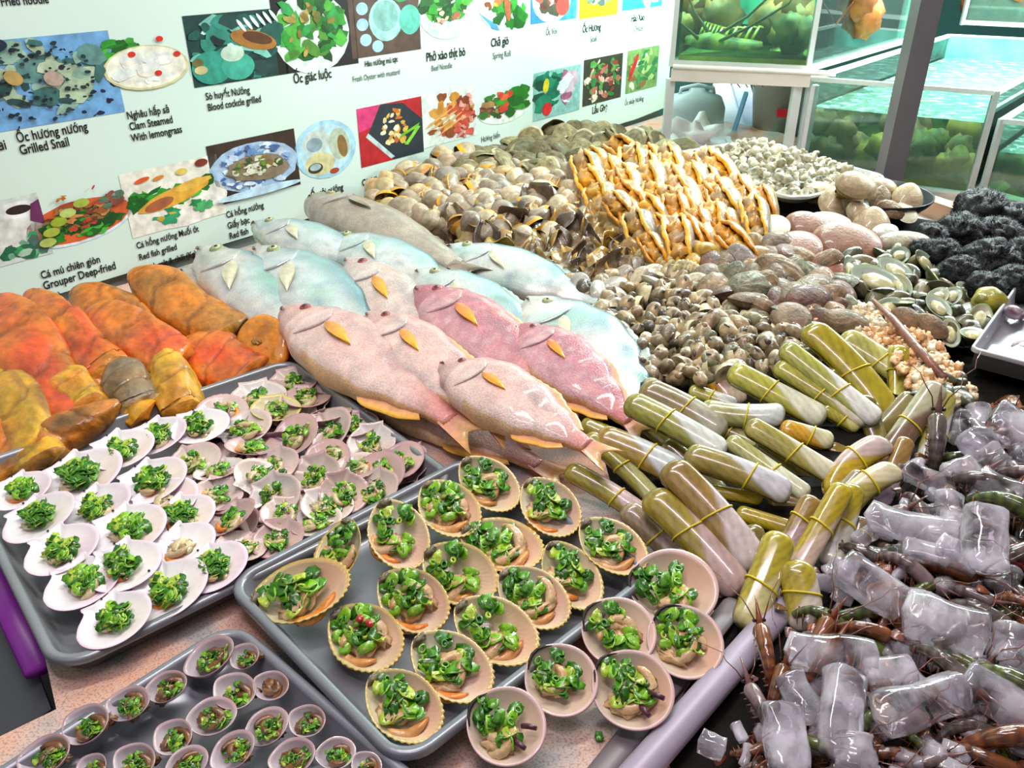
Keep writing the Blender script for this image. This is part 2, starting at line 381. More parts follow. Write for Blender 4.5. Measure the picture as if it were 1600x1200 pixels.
def tray_mesh(sx, sy, h=.03, rim=.011, rad=.04, colr=C('b9b9bd'), wall=.008):
    mb = MB(); prof = [(-rim, h-.006), (-rim, h-.001), (-rim*.8, h+.0015), (0-.002, h+.0015), (.0, h-.002), (wall, .006), (wall+.007, .0015), (wall+.03, .001)]
    v = []; L = 0
    for off, z in prof:
        q = rrect(sx/2-rim-off, sy/2-rim-off, rad-rim-off); L = len(q); v += [(x, y, z) for x, y in q]
    f = gridf(len(prof), L, False, True)
    k = len(prof); f.append(tuple((k-1)*L+i for i in range(L)))
    # underside
    pr2 = [(-rim, h-.006), (0, h-.006), (wall-.002, .002), (wall+.03, -.0006)]; o2 = len(v)
    for off, z in pr2:
        q = rrect(sx/2-rim-off, sy/2-rim-off, rad-rim-off); v += [(x, y, z) for x, y in q]
    f += [(a+o2, d+o2, c+o2, b+o2) for a, b, c, d in gridf(len(pr2), L, False, True)]; f.append(tuple(o2+3*L+i for i in reversed(range(L))))
    mb.add(v, f, colr); return mb
def place_tray(name, label, corner, a1, l1, a2, l2, z, **kw):
    a1 = math.radians(a1); a2 = math.radians(a2)
    e1 = Vector((math.cos(a1), math.sin(a1), 0)); e2 = Vector((math.cos(a2), math.sin(a2), 0))
    c = Vector((corner[0], corner[1], 0))+e1*l1/2+e2*l2/2; c.z = z
    me = tray_mesh(l1, l2, **kw).mesh(name, 'steel')
    return thing(name, label, 'tray', frame(c, e1, (0, 0, 1)), me)
TRC = C('8d8f92')
place_tray('baking_tray', 'large grey metal tray of white and pinkish scallops, left of the pink fish', (-.357, 1.207), -49, .446, -139, .486, .001, h=.03, rad=.04, colr=TRC)
place_tray('baking_tray', 'grey metal tray of ridged cockles in the centre foreground', (-.310, .673), -46, .315, 44, .35, .006, h=.03, rad=.035, colr=C('85878d'))
place_tray('baking_tray', 'grey metal tray of small purple clams in the bottom left corner', (-.284, .628), -41, .40, -131, .50, .001, h=.027, rad=.035, colr=C('8a8b92'))
# mound that carries the heaps of shells, near-black for the shade in gaps
mb = MB(); v = []; xs = list(range(860, 1660, 40)); ys = list(range(205, 1281, 25))
g = []
lm = [(560, 300), (700, 250), (860, 215), (1000, 212), (1200, 240), (1420, 300), (1600, 330)]
def crest(px):
    for (a, b), (c, d) in zip(lm, lm[1:]):
        if a <= px <= c: return b+(d-b)*(px-a)/(c-a)
    return lm[0][1] if px < 560 else lm[-1][1]
def leftb(t):   # left edge of the heap at image height t
    q = [(285, 560), (330, 640), (400, 860), (470, 880), (560, 980), (640, 1000), (700, 930), (800, 960), (880, 1080), (1000, 1130), (1250, 960)]
    for (a, b), (c, d) in zip(q, q[1:]):
        if a <= t <= c: return b+(d-b)*(t-a)/(c-a)
    return q[0][1]
nr, nc = 46, 40
for i in range(nr):
    t = i/(nr-1)
    for j in range(nc):
        s = j/(nc-1)
        y0 = 285+(1250-285)*t
        x = leftb(y0)+(1760-leftb(y0))*s
        cy = crest(x)+18; y = cy+(1250-cy)*t
        z = max(0, zf(x, y)-.018)
        e = min(1, s/.08, ) ; z *= e
        p = P(x, y, z)
        if i == 0: p = P(x, cy+4, 0) if False else Vector((p.x, p.y+.02, 0))
        if j == 0 or i == nr-1 or j == nc-1: p.z = .0
        v.append(p)
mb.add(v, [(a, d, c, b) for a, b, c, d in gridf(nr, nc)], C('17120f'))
struct('heap_bed', mb.mesh('heap_bed', 'bed'), label='near-black bed coloured for gap shade under the heaps of shellfish and ice')
# ------------------------------------------------------------------ scallops on the big tray
def topset(hs, rr, mt):   # variants of topping meshes
    return [herbs(i+1, hs).mesh('herb_topping', 'herb') for i in range(4)], mt, rr
HB = [herbs(i+1, .22).mesh('scallion_topping', 'herb') for i in range(5)]
HB2 = [herbs(i+31, .26, 26).mesh('scallion_topping', 'herb') for i in range(5)]
MT = [meat(i*9+3, C('dccfa4'), C('b89a68'), .2).mesh('meat', 'meat') for i in range(4)]
MT2 = [meat(i*9+50, C('e0c496'), C('c4945c'), .24).mesh('meat', 'meat') for i in range(5)]
RO = [roe(i, C('e07a1c'), C('f0a040')).mesh('roe', 'meat') for i in range(3)]
RO2 = [roe(i+7, C('c9802f'), C('e8b070')).mesh('roe', 'meat') for i in range(3)]
SC = [valve(1, 1.08, .13, C('f3efee'), C('ead3dd'), C('8d3f80'), 18, .006, .004, .16, .25, .35, .05, patch=p, m=10).mesh('shell', 'nacre') for p in (C('eed2c2'), C('f2e6dc'), C('e3c4cf'))]
UMB = MB(); blob(UMB, (0, 0, 0), (.02, .016, .012), C('0b0b0b'), .2); UMB = UMB.mesh('hinge_fleck', 'rough')
def shift(me, dx, dy, dz, s=1.0):
    """a copy of mesh data moved and scaled inside its thing"""
    m = me.copy(); m.transform(Matrix.Translation((dx, dy, dz)) @ Matrix.Scale(s, 4)); return m
HBs = [shift(m, -.02+R.uniform(-.04, .04), R.uniform(-.04, .04), -.05, 1.15) for m in HB]; MTs = [shift(m, .03, -.03, -.11, 1.1) for m in MT]; ROs = [shift(m, .0, .02, -.09, 1.0) for m in RO]
UMs = shift(UMB, -.49, .04, .01)
def at(px, py, z, w, ang, tilt=(-.05, -.3, 1), lift=0.0):
    p = P(px, py, z+lift); return frame(p, px_dir(px, py, ang, z), tilt, w*depth(p)/F), p
big = [(124, 742, 122, 'far row, biggest, with a wavy upper edge', 0, 1), (190, 700, 92, 'far row below the tray edge, cream half', 0, 1), (243, 680, 90, 'far row, lilac pink, touching the tray edge', 2, 1), (312, 664, 84, 'far row, right beside the small brown ones', 1, 1),
 (32, 765, 84, 'at the left picture edge, lilac rim', 2, 1), (60, 806, 104, 'at the left end, second up from the front corner side', 1, 1), (150, 790, 100, 'lilac rimmed, in the middle of the far left group', 2, 1), (236, 750, 104, 'peach coloured, behind the one without herbs', 0, 1),
 (256, 782, 100, 'without herbs, tan meat showing', 0, 0), (200, 826, 108, 'centre of the white group, peach upper half', 0, 1), (284, 806, 96, 'right side of the white group, peach upper half', 0, 1), (96, 856, 104, 'left edge of the tray, pale meat beside herbs', 2, 1),
 (284, 852, 98, 'orange roe and a lone pale meat, few herbs', 1, 0), (194, 882, 104, 'cream, purple rimmed, second row from the front', 1, 1), (128, 908, 106, 'purple rimmed, left edge near the front corner', 2, 1), (334, 884, 100, 'violet grey, by the front rim right of the wide one', 2, 1),
 (262, 919, 118, 'wide, lying against the front rim', 1, 1), (178, 966, 106, 'nearest, alone in the front corner', 1, 1)]
for i, (x, y, w, d, k, hb) in enumerate(big):
    mw, p = at(x, y, .036, w, 42+R.uniform(-14, 14), (-.06+R.uniform(-.08, .08), -.16, 1), .004*(i % 2))
    pr = [('shell', SC[k], [('hinge_fleck', UMs)]), ('meat', MTs[i % 4], None)]
    if hb: pr.append(('scallion_topping', HBs[i % 5], None))
    if i % 3 == 1 or i in (12,): pr.append(('roe', ROs[i % 3], None, 'orange roe'))
    thing('scallop', 'white scallop half shell, '+d, 'scallop', mw, pr, group='white scallops on the big tray')
small = [(454,591),(399,616),(477,614),(428,633),(508,644),(549,657),(343,641),(380,664),(456,675),(508,670),(577,686),(393,691),(300,716),(338,728),(506,712),(424,725),(553,725),(624,715),(487,741),(399,741),(587,738),(336,767),(424,773),(535,765),(580,763),(508,783),(355,804),(445,799),(490,809),(430,836),(372,849)]
SS = [valve(1, 1.05, .2, a, b, c, 26, .015, .008, .14, .25, .3, .06, patch=p, m=9, n=72).mesh('shell', 'nacre') for a, b, c, p in
      ((C('dccabf'), C('c9a09c'), C('a07c78'), C('e3cdbe')), (C('e6dfd8'), C('d3b8ae'), C('a88884'), C('d0b4a2')), (C('cdb2aa'), C('b5868c'), C('94687a'), C('e0bba8')), (C('d6cda0'), C('c9b94a'), C('b5a23a'), C('c9b48a')))]
MTb = [shift(m, .03, -.03, -.14, 1.2) for m in MT]; HBb = [shift(m, 0, 0, -.07, 1.25) for m in HB2[:5]]; HBb = [shift(m, R.uniform(-.05, .05), R.uniform(-.05, .05), -.09, 1.0) for m in HB2]
rw = rows(small, 6)
rwn = ['sixth', 'fifth', 'fourth', 'third', 'second', 'nearest']
for i, (x, y) in enumerate(small):
    r, k, n = rw[i]
    z = .022+R.uniform(0, .006)
    mw, p = at(x+3, y+3, z, R.uniform(70, 86), R.uniform(-50, 110), (R.gauss(0, .25)-.1, -.25+R.gauss(0, .2), 1), .005)
    kk = 3 if i == 3 else (i*7 % 3)
    thing('scallop', ('yellow-edged' if kk == 3 else 'small pinkish brown')+' scallop, %s row from the front of the small ones, %s from left' % (rwn[r] if r < 5 else 'nearest', WORDS[k]) if r < 5 else 'small pinkish brown scallop, nearest row of the small ones, %s from left' % WORDS[k],
          'scallop', mw, [('shell', SS[kk], None), ('meat', MTb[i % 4], None), ('scallion_topping', HBb[i % 5], None)] + ([('roe', ROs[i % 3], None, 'orange roe')] if i % 5 == 1 else []), group='small scallops on the big tray')
# loose empty shells tucked between the small scallops
for i in range(46):
    while 1:
        x = R.uniform(300, 650); y = R.uniform(600, 850)
        u = (x-300)/350
        if y > 590+ (0 if x > 430 else (430-x)*.45) and y > 585+(x-490)*.72 and y < 860-(x-380)*.42 - 10 and y > 640-(x-300)*.3: break
    mw, p = at(x, y, .008, R.uniform(56, 74), R.uniform(0, 360), (R.gauss(0, .35), R.gauss(-.1, .35), 1), .008)
    thing('scallop_shell', 'empty pinkish scallop valve wedged between the small dressed scallops', 'scallop shell', mw, SS[i % 3], (R.uniform(.8, 1.1),)*3, 'loose valves on the big tray')
# ------------------------------------------------------------------ cockles
CK = [valve(1.08, .74, .22, a, C('c9ac48'), C('8f6c30'), 38, .045, .003, 0, .22, .35, .07, patch=p, n=152, m=12, power=2.4).mesh('shell', 'nacre') for a, p in
      ((C('e6dcb8'), C('e0a98a')), (C('dcd4b0'), C('e8bb9a')), (C('ebe2c8'), C('d8a58c')))]
CKH = MB(); blob(CKH, (-.49, 0, -.02), (.05, .09, .05), C('8d8068'), .5, 4, 3, c2=C('4c4030')); CKH = CKH.mesh('hinge', 'rough')
HBc = [shift(m, -.1, .0, -.09, 1.2) for m in HB2]; MTc = [shift(m, -.02, -.04, -.14, 1.2) for m in MT2]; ROc = [shift(m, .02, .0, -.1, 1.2) for m in RO2]; ROd = [shift(m, .04, .0, -.1, 1.15) for m in RO]
ck = [(467, 921, 150, 100, 395, 925, 'wide, at the left corner of the tray, pushed against the rim'), (526, 862, 108, 104, 560, 820, 'touching the scallop tray rim, with orange flesh ring'),
 (622, 832, 122, 118, 592, 780, 'round pale one at the far left, with a leaf-green heap'), (700, 791, 116, 98, 655, 750, 'second in the far row, pale meat below chopped leaf'), (763, 753, 108, 100, 712, 718, 'farthest, beside the pink fish tail'),
 (858, 789, 112, 98, 812, 744, 'beside the olive razor clams, dark orange flesh frill'), (782, 848, 130, 88, 728, 828, 'narrow dark-sided one in the middle of the tray'), (716, 893, 130, 96, 662, 858, 'dark-shelled, glossy green lump in the middle'),
 (643, 935, 126, 102, 588, 896, 'centre left, with two yellow-orange wedges of meat'), (956, 850, 116, 90, 906, 816, 'at the right corner, smooth cream interior'), (893, 896, 116, 104, 850, 850, 'with a bright orange roe tip, near the right rim'),
 (832, 930, 122, 106, 778, 894, 'with a pale curl of meat, spiky rim at right'), (773, 981, 138, 110, 712, 946, 'salmon pink interior with a long tan roe'), (568, 992, 136, 104, 512, 950, 'topped with two red chilli pieces'),
 (704, 1037, 138, 108, 646, 998, 'second nearest, orange roe at the tip'), (629, 1099, 134, 104, 576, 1056, 'nearest, big green heap over a tan foot')]
def ang_of(hx, hy, x, y): return math.degrees(math.atan2(y-hy, x-hx))
CHM = MB(); blob(CHM, (-.12, .1, .1), (.05, .05, .035), C('b01818'), .1, 2, 1); blob(CHM, (.02, .12, .1), (.06, .04, .035), C('b81c1c'), .1, 2, 2); CHM = CHM.mesh('chilli', 'herb')
for i, (x, y, w, h, hx, hy, d) in enumerate(ck):
    mw, p = at(x, y, .038 if i in (0, 1, 2, 3, 4, 5, 9) else .026, w, ang_of(hx, hy, x, y), (-.1+R.gauss(0, .09), -.36+R.gauss(0, .08), 1), .010)
    pr = [('shell', CK[i % 3], [('hinge', CKH)]), ('meat', MTc[i % 5], None), ('scallion_topping', HBc[i % 5], None)]
    if i in (0, 2, 5, 8, 10, 14, 1): pr.append(('roe', ROd[i % 3], None, 'orange roe'))
    else: pr.append(('roe', ROc[i % 3], None))
    if i == 13: pr.append(('chilli', CHM, None, 'red chilli slices'))
    thing('cockle', 'ridged cockle half shell, '+d, 'cockle', mw, pr, group='cockles on the centre tray')
RC = [valve(1, .94, .25, C('dccbb2'), C('cfa8a6'), C('9a8578'), 0, 0, 0, 0, .12, .3, .09, patch=p, n=64, m=11, growth=.002, power=2.4).mesh('shell', 'nacre') for p in (C('d8a88c'), C('dcb7a0'))]
LIG = MB(); tube(LIG, [(-.5+.05*abs(t)**2, t*.15, .0) for t in (-1.6, -1, -.4, .2, .8, 1.4)], [.008, .018, .024, .024, .018, .006], C('2b201c'), 8); LIG = LIG.mesh('ligament', 'rough')
SIP = MB()
for s in (-.09, .09): tube(SIP, [(.18, s, -.02), (.26, s*1.3, .02), (.36, s*1.5, .05)], [.035, .036, .03], C('4a2030'), 10)
SIP = SIP.mesh('siphon', 'wet')
rc = [(1052, 915, 138, 985, 905, 'behind the others, closest to the razor clams', 0), (966, 985, 120, 915, 955, 'left half open edge toward the centre tray, brownish meat', 0), (1070, 1000, 124, 1035, 955, 'at the right, beside the prawn crate rail', 0),
      (876, 1060, 120, 830, 1015, 'second from the front at the left, heaped with green', 0), (988, 1075, 132, 935, 1035, 'with two dark red siphon tips standing up', 1), (790, 1132, 128, 742, 1105, 'nearest, with two dark purple siphons', 1)]
for i, (x, y, w, hx, hy, d, s) in enumerate(rc):
    mw, p = at(x, y, .03, w, ang_of(hx, hy, x, y), (-.1, -.38, 1), .010)
    pr = [('shell', RC[i % 2], [('ligament', LIG)]), ('meat', MTc[(i+2) % 5], None), ('scallion_topping', HBc[(i+1) % 5], None)]
    if s: pr.append(('siphon', SIP, None, 'dark purple siphon pair'))
    thing('clam', 'round smooth cream clam half shell, '+d, 'clam', mw, pr, group='round clams beside the centre tray')
t3 = [(131,1130,84),(198,1098,74),(258,1072,68),(325,1025,86),(380,1024,56),(66,1180,88),(268,1150,72),(330,1118,80),(208,1188,72),(362,1172,76),(290,1194,72),(422,1070,62),(365,1078,76),(415,1135,76),(478,1125,66),(455,1182,78),(524,1176,66),(572,1196,56),(140,1200,60)]
PC = [valve(1, .84, .36, C('dcd2d6'), C('bf9a9a'), C('7f6468'), 0, 0, 0, 0, .3, .3, .08, patch=p, n=56, m=10, power=2.5).mesh('shell', 'nacre') for p in (C('b59a9a'), C('8a5a36'), C('c9aeb0'))]
PC2 = []
for s in (1, -1):
    q = valve(.9, .3, .1, C('9a6a4a'), C('8a6a60'), C('6a5050'), n=32, m=6); q.v = [(x, y*1+.42*s, z+.03+abs(y)*.2) for x, y, z in q.v]; PC2.append(q.mesh('upper_valve', 'nacre'))
HBp = [shift(m, .05, .0, -.2, 1.05) for m in HB2]; MTp = [shift(m, .05, 0, -.26, 1.4) for m in [meat(i+70, C('9a6a35'), C('5a3418'), .2).mesh('meat', 'meat') for i in range(4)]]
rw = rows(t3, 4)
for i, (x, y, w) in enumerate(t3):
    r, k, n = rw[i]
    mw, p = at(x, y, .027, w*.96, R.uniform(-40, 50) if i not in (3,) else -20, (-.06+R.gauss(0, .1), -.2, 1), .008)
    pr = [('shell', PC[(i*5) % 3], None), ('meat', MTp[i % 4], None)]
    if i not in (11,): pr.append(('scallion_topping', HBp[i % 5], None))
    thing('small_clam', 'small purple-white clam in the corner tray, %s row from the back, %s from left' % (WORDS[r], WORDS[k]), 'clam', mw, pr, (R.uniform(.85, 1),)*3, 'small clams on the corner tray')
# ------------------------------------------------------------------ fish
def lerpk(ks, s):
    for (a, b), (c, d) in zip(ks, ks[1:]):
        if a <= s <= c:
            t = (s-a)/(c-a); t = t*t*(3-2*t); return b+(d-b)*t
    return ks[-1][1]
def fish_body(top, bot, thk, colf, gill=.27, ns=84, nr=44):
    mb = MB(); v = []; cs = []
    for i in range(ns):
        s = .86*(i/(ns-1))**1.15
        a = lerpk(top, s); b = lerpk(bot, s); T = lerpk(thk, s)
        for j in range(nr):
            th = 2*PI*j/nr; cy = (a-b)/2; h = (a+b)/2
            y = cy+h*math.sin(th); c = math.cos(th); z = T*math.copysign(abs(c)**.8, c)
            yr = math.sin(th)
            gx = gill-.09*(yr-.1)**2*1.3     # gill cover edge: a curved step
            if i == 0: y = cy+h*.15*math.sin(th); z *= .2
            k = colf(s, yr, c)
            v.append((s, y, z)); cs.append(k)
    f = gridf(ns, nr, False, True); f.append(tuple(range(nr-1, -1, -1))); f.append(tuple((ns-1)*nr+j for j in range(nr)))
    mb.add(v, [(a[::-1]) for a in f], cs); return mb
def finmesh(outline, base, thick, c1, c2, ridges=9):
    """a ray fin spread between a base curve and an outer curve"""
    mb = MB(); n = len(outline); v = []; cs = []
    K = 5
    for side in (1, -1):
        for i in range(n):
            for k in range(K):
                t = k/(K-1); p = Vector(base[i]).lerp(Vector(outline[i]), t)
                p.z += side*thick*(1-.7*t)*(1+.5*(i % 2)); v.append(p); cs.append(mixc(c1, c2, t))
    g = gridf(n, K); o = n*K
    f = g+[tuple(x+o for x in reversed(q)) for q in g]
    f += [(i*K+K-1, i*K+K-1+o, (i+1)*K+K-1+o, (i+1)*K+K-1) for i in range(n-1)]
    mb.add(v, f, cs); return mb
def pectoral(c1, c2, x=.31, y=-.02, L=.15, W=.04, z=.075, ang=-.35):
    mb = MB(); v = []; cs = []; n = 12
    for i in range(n):
        t = i/(n-1)
        for s in (-1, -.5, 0, .5, 1):
            w = W*math.sin(PI*min(1, t**.75*.96+.04))
            X = t*L; Y = s*w*.6
            v.append((x+X*math.cos(ang)-Y*math.sin(ang), y+X*math.sin(ang)+Y*math.cos(ang), z+.012*math.sin(t*2.2)+.003*(1-abs(s))-.012*t)); cs.append(mixc(c1, c2, t))
    o = len(v); v += [(a, b, c-.006) for a, b, c in v]; cs += cs
    g = gridf(n, 5); f = g+[tuple(q+o for q in reversed(t)) for t in g]
    mb.add(v, f, cs); return mb
def eye_mesh(x, y, z, r, ring, mid):
    mb = MB(); blob(mb, (x, y, z), (r, r, r*.45), ring, 0, n=20, m=9); return mb.mesh('eye', 'fish'), None
def eye_parts(x, y, z, r, ring, mid):
    a = MB(); blob(a, (x, y, z), (r, r*.95, r*.4), ring, 0, n=20, m=9)
    b = MB(); blob(b, (x, y, z+r*.2), (r*.62, r*.6, r*.32), mid, 0, n=16, m=9)
    c = MB(); blob(c, (x+r*.05, y, z+r*.36), (r*.34, r*.34, r*.2), C('14181a'), 0, n=14, m=7)
    return ('eye', a.mesh('eye', 'fish'), [('iris', b.mesh('iris', 'fish')), ('pupil', c.mesh('pupil', 'fish'))])
def make_fish(kind, H=1.0, T=1.0, eye=True, seed=0):
    """unit length fish: head at x=0, tail tip at x=1, back towards +y, flank towards +z"""
    q = random.Random(seed)
    if kind == 'silver':
        top = [(0, .012), (.03, .05), (.1, .115), (.22, .185), (.36, .22), (.52, .19), (.68, .115), (.8, .045), (.86, .03), (1, .03)]
        bot = [(0, .02), (.04, .07), (.12, .15), (.25, .21), (.4, .22), (.55, .18), (.68, .11), (.8, .045), (.86, .03), (1, .03)]
        thk = [(0, .03), (.08, .055), (.25, .085), (.45, .085), (.65, .05), (.8, .02), (1, .012)]
        ca, cb, cc = C('6a9098'), C('d3dedc'), C('e6e4dc')
        def colf(s, y, c):
            k = mixc(cb, ca, (y-.15)/.6) if y > .15 else mixc(cb, cc, -y)
            n = mnoise.noise(Vector((s*5, y*1.5, seed))); n2 = mnoise.noise(Vector((s*20, y*5, seed))); k = mixc(k, C('9accb8'), max(0, n*1.0)); k = mixc(k, C('8fa8b8'), max(0, n2*.8)); k = mixc(k, C('e3c2a8'), max(0, -n*.7)*(1 if y < .6 else .3))
            if s < .1: k = mixc(k, C('c2b9ae'), .5*(1-s/.1))
            if y > .82: k = mixc(k, C('4f6e70'), .5)
            return k
        fin = (C('b9c4b0'), C('8fa6a0')); pec = (C('b9b49a'), C('d6d3b0')); ey = (C('8a9a6a'), C('c9c98a'))
    elif kind == 'grouper':
        top = [(0, .015), (.04, .05), (.12, .085), (.25, .125), (.4, .135), (.58, .12), (.74, .07), (.86, .04), (1, .04)]
        bot = [(0, .03), (.05, .06), (.15, .10), (.3, .13), (.45, .13), (.6, .1), (.74, .06), (.86, .04), (1, .04)]
        thk = [(0, .03), (.08, .07), (.25, .1), (.45, .1), (.65, .06), (.86, .025), (1, .02)]
        def colf(s, y, c):
            n = mnoise.noise(Vector((s*9, y*3, seed+5)))
            k = mixc(C('a89a86'), C('8f8272'), .5+n)
            if s < .13: k = mixc(C('9a9a5a'), k, s/.13)
            return mixc(k, C('cfc2ae'), max(0, -y)*.7)
        fin = (C('8a7a66'), C('6f6250')); pec = (C('9a8f7a'), C('8a7d68')); ey = (C('8a8a5a'), C('b0a868'))
    else:
        top = [(0, .01), (.03, .04), (.1, .09), (.2, .145), (.32, .175), (.5, .155), (.66, .1), (.8, .045), (.86, .035), (1, .035)]
        bot = [(0, .02), (.04, .055), (.12, .105), (.25, .15), (.4, .165), (.55, .14), (.68, .085), (.8, .045), (.86, .035), (1, .035)]
        thk = [(0, .028), (.08, .06), (.25, .09), (.45, .088), (.65, .055), (.8, .026), (1, .014)]
        pal = {'pink': (C('c29490'), C('eabfb2'), C('f0d6ca')), 'deep': (C('b04e60'), C('c8808a'), C('deacb0')), 'pale': (C('b5a49a'), C('dcc8bc'), C('e8dccf'))}[kind]
        def colf(s, y, c):
            n = mnoise.noise(Vector((s*6, y*2, seed+9)))
            k = mixc(pal[1], pal[0], (y+.1)/.8) if y > -.1 else mixc(pal[1], pal[2], -y)
            n2 = mnoise.noise(Vector((s*26, y*7, seed+2))); k = mixc(k, C('8a7478'), max(0, n+.25*n2)*.85*(1 if y > 0 else .5)); k = mixc(k, C('f2e6e0'), max(0, n2)*.5); k = mixc(k, C('e09a80'), max(0, -n)*.45)
            if s < .14: k = mixc(k, pal[0] if kind != 'pale' else C('d8c0b8'), .5)
            if s > .68: k = mixc(k, C('cf6a66') if kind != 'pale' else C('d8a898'), min(.7, (s-.68)*5))
            if y < -.86 and s > .3: k = mixc(k, C('d9a03a'), .6)
            return k
        fin = (C('cf8a80'), C('e0b06a')); pec = (C('c96a3a') if kind == 'deep' else C('c9803a'), C('f0b428')); ey = (C('a03a3a'), C('6a2020'))
    top = [(a, b*H) for a, b in top]; bot = [(a, b*H) for a, b in bot]; thk = [(a, b*T) for a, b in thk]
    mt = 'silver' if kind == 'silver' else 'fish'
    parts = [('body', fish_body(top, bot, thk, colf).mesh('body', mt), None)]
    # gill cover: a curved plate lying on the cheek, and a finer line in front of it
    gm = MB(); n, m = 22, 10; v = []; cs = []
    for i in range(n):
        yr = -.82+1.5*i/(n-1); s1 = .28-.13*(yr+.1)**2; s0 = .10
        for j in range(m):
            u = j/(m-1); s = s0+(s1-s0)*u; a, b, t_ = lerpk(top, s), lerpk(bot, s), lerpk(thk, s)
            y = (a-b)/2+(a+b)/2*yr; z = t_*abs(max(0, 1-yr*yr)**.5)**.8
            edge = math.sin(PI*i/(n-1))**.4
            v.append((s, y, z-.004+.010*u**2*edge)); c = colf(s, yr, 1); c = mixc(c, C('f4f2ee'), .12)
            if j == m-1: c = mixc(c, C('403438'), .5*edge)
            cs.append(c)
        s = s1-.004; v.append((s, y, z-.012)); cs.append(mixc(c, C('2a2426'), .6))
    gm.add(v, gridf(n, m+1), cs); parts.append(('gill_cover', gm.mesh('gill_cover', mt), None))
    # tail fin
    n = 15; ol = []; ba = []
    for i in range(n):
        t = -1+2*i/(n-1); ba.append((.84, t*.032, 0)); ol.append((.93+.07*abs(t)**1.3, t*.065*H, .01*math.sin(t*3)))
    parts.append(('tail_fin', finmesh(ol, ba, .006, *fin).mesh('tail_fin', 'fin'), None))
    # back fin lying low, belly fin
    ol = []; ba = []
    for i in range(22):
        s = .3+.46*i/21; y = lerpk(top, s); ba.append((s, y-.01, 0)); ol.append((s+.03, y+.02*math.sin(PI*(i+1)/23)*(1.15 if i % 2 else .9), 0))
    parts.append(('dorsal_fin', finmesh(ol, ba, .004, *fin).mesh('dorsal_fin', 'fin'), None))
    ol = []; ba = []
    for i in range(12):
        s = .56+.2*i/11; y = -lerpk(bot, s); ba.append((s, y+.01, 0)); ol.append((s+.03, y-.03*math.sin(PI*(i+1)/13), 0))
    parts.append(('anal_fin', finmesh(ol, ba, .004, fin[0], pec[1]).mesh('anal_fin', 'fin'), None))
    zz = lerpk(thk, .31)
    parts.append(('pectoral_fin', pectoral(pec[0], pec[1], .285, -.0, .16, .034 if kind != 'silver' else .04, zz+.006, -.12 if kind != 'silver' else -.5).mesh('pectoral_fin', 'fin'), None, 'yellow orange side fin' if kind not in ('silver', 'grouper') else None))
    ex, eyy = (.12, .028*H) if kind == 'silver' else (.12, .028*H)
    er = .028 if kind == 'silver' else .022
    parts.append(eye_parts(ex, eyy, lerpk(thk, ex)*.93+.002, er*.9, *ey))
    m = MB(); tube(m, [(.0, -.012, .006), (.02, -.016, .032*T), (.045, -.022, .052*T), (.07, -.034, .064*T)], [.003, .0045, .0045, .002], C('4a2c28'), 6)
    parts.append(('mouth', m.mesh('mouth', 'fin'), None))
    return parts
def put_fish(kind, label, hx, hy, zh, tx, ty, zt, wpx, grp, seed, T=1.0, roll=0.0, cat='fish', name='fish', zlift=0):
    a = P(hx, hy, zh, .07); b = P(tx, ty, zt, .05); L = (b-a).length
    mid = (a+b)/2; w = wpx*depth(mid)/F
    base = {'silver': .44, 'grouper': .265}.get(kind, .34)
    x = (b-a).normalized(); up = Vector((0, 0, 1))+Vector((-.35, -.55, 0))*roll
    H = w/(base*L)
    parts = make_fish(kind, H, T*min(1.25, max(.8, H)), seed=seed)
    return thing(name, label, cat, frame(a, x, up, L), parts, group=grp)
G1 = 'silver fish in the fish pile'; G2 = 'pink snappers in the fish pile'
put_fish('grouper', 'brown-grey grouper lying behind the silver fish, topmost against the banner', 484, 318, .085, 760, 455, .06, 105, None, 1, name='grouper')
put_fish('silver', 'grey belly of a silver fish lowest at the left behind the turmeric fish', 285, 425, .035, 545, 545, .015, 120, G1, 2, roll=.2, T=.8)
put_fish('silver', 'silver fish behind the two leftmost ones, half covered, green eye by the banner text', 396, 352, .085, 640, 450, .05, 92, G1, 3, roll=.3)
put_fish('silver', 'silver fish with greenish back in the middle of the far row', 514, 372, .085, 770, 490, .055, 112, G1, 4, roll=.3)
put_fish('silver', 'silver fish at the right of the far row, touching brown shells', 698, 388, .08, 985, 505, .05, 110, G1, 5, roll=.3)
put_fish('silver', 'leftmost silver fish, pale, head against the banner', 316, 392, .075, 560, 590, .03, 128, G1, 6, roll=.35)
put_fish('silver', 'blue-white silver fish second from left, above the leftmost pink one', 403, 392, .085, 650, 600, .035, 148, G1, 7, roll=.35)
put_fish('silver', 'blue-grey silver fish with a clear round yellow eye, above the deep pink one', 652, 425, .085, 900, 590, .04, 125, G1, 8, roll=.4)
put_fish('silver', 'largest silver fish at the right end beside the snails', 826, 470, .08, 1062, 690, .02, 168, G1, 9, roll=.35)
put_fish('pale', 'pale cream-pink snapper between the silver fish, small yellow side fin', 545, 408, .085, 740, 610, .04, 112, G2, 10, roll=.4)
put_fish('deep', 'deep rose red snapper under the round-eyed silver fish', 652, 452, .09, 930, 668, .035, 128, G2, 11, roll=.4)
put_fish('pink', 'flat pink snapper mostly hidden at the bottom, beside the scallop tray corner', 540, 580, .012, 905, 762, .008, 135, G2, 12, T=.6)
put_fish('pink', 'leftmost pink snapper, red tail running along the scallop tray', 444, 485, .075, 765, 735, .002, 142, G2, 13, roll=.3)
put_fish('deep', 'mauve pink snapper with a red eye, rightmost, over the big silver fish', 806, 512, .085, 1020, 712, .02, 122, G2, 14, roll=.4)
put_fish('pink', 'pink snapper second from left with a visible dark mouth line', 576, 492, .088, 815, 722, .018, 120, G2, 15, roll=.35)
put_fish('pink', 'nearest pink snapper, glistening back, red spot at the snout', 690, 570, .088, 960, 768, .018, 128, G2, 16, roll=.35)
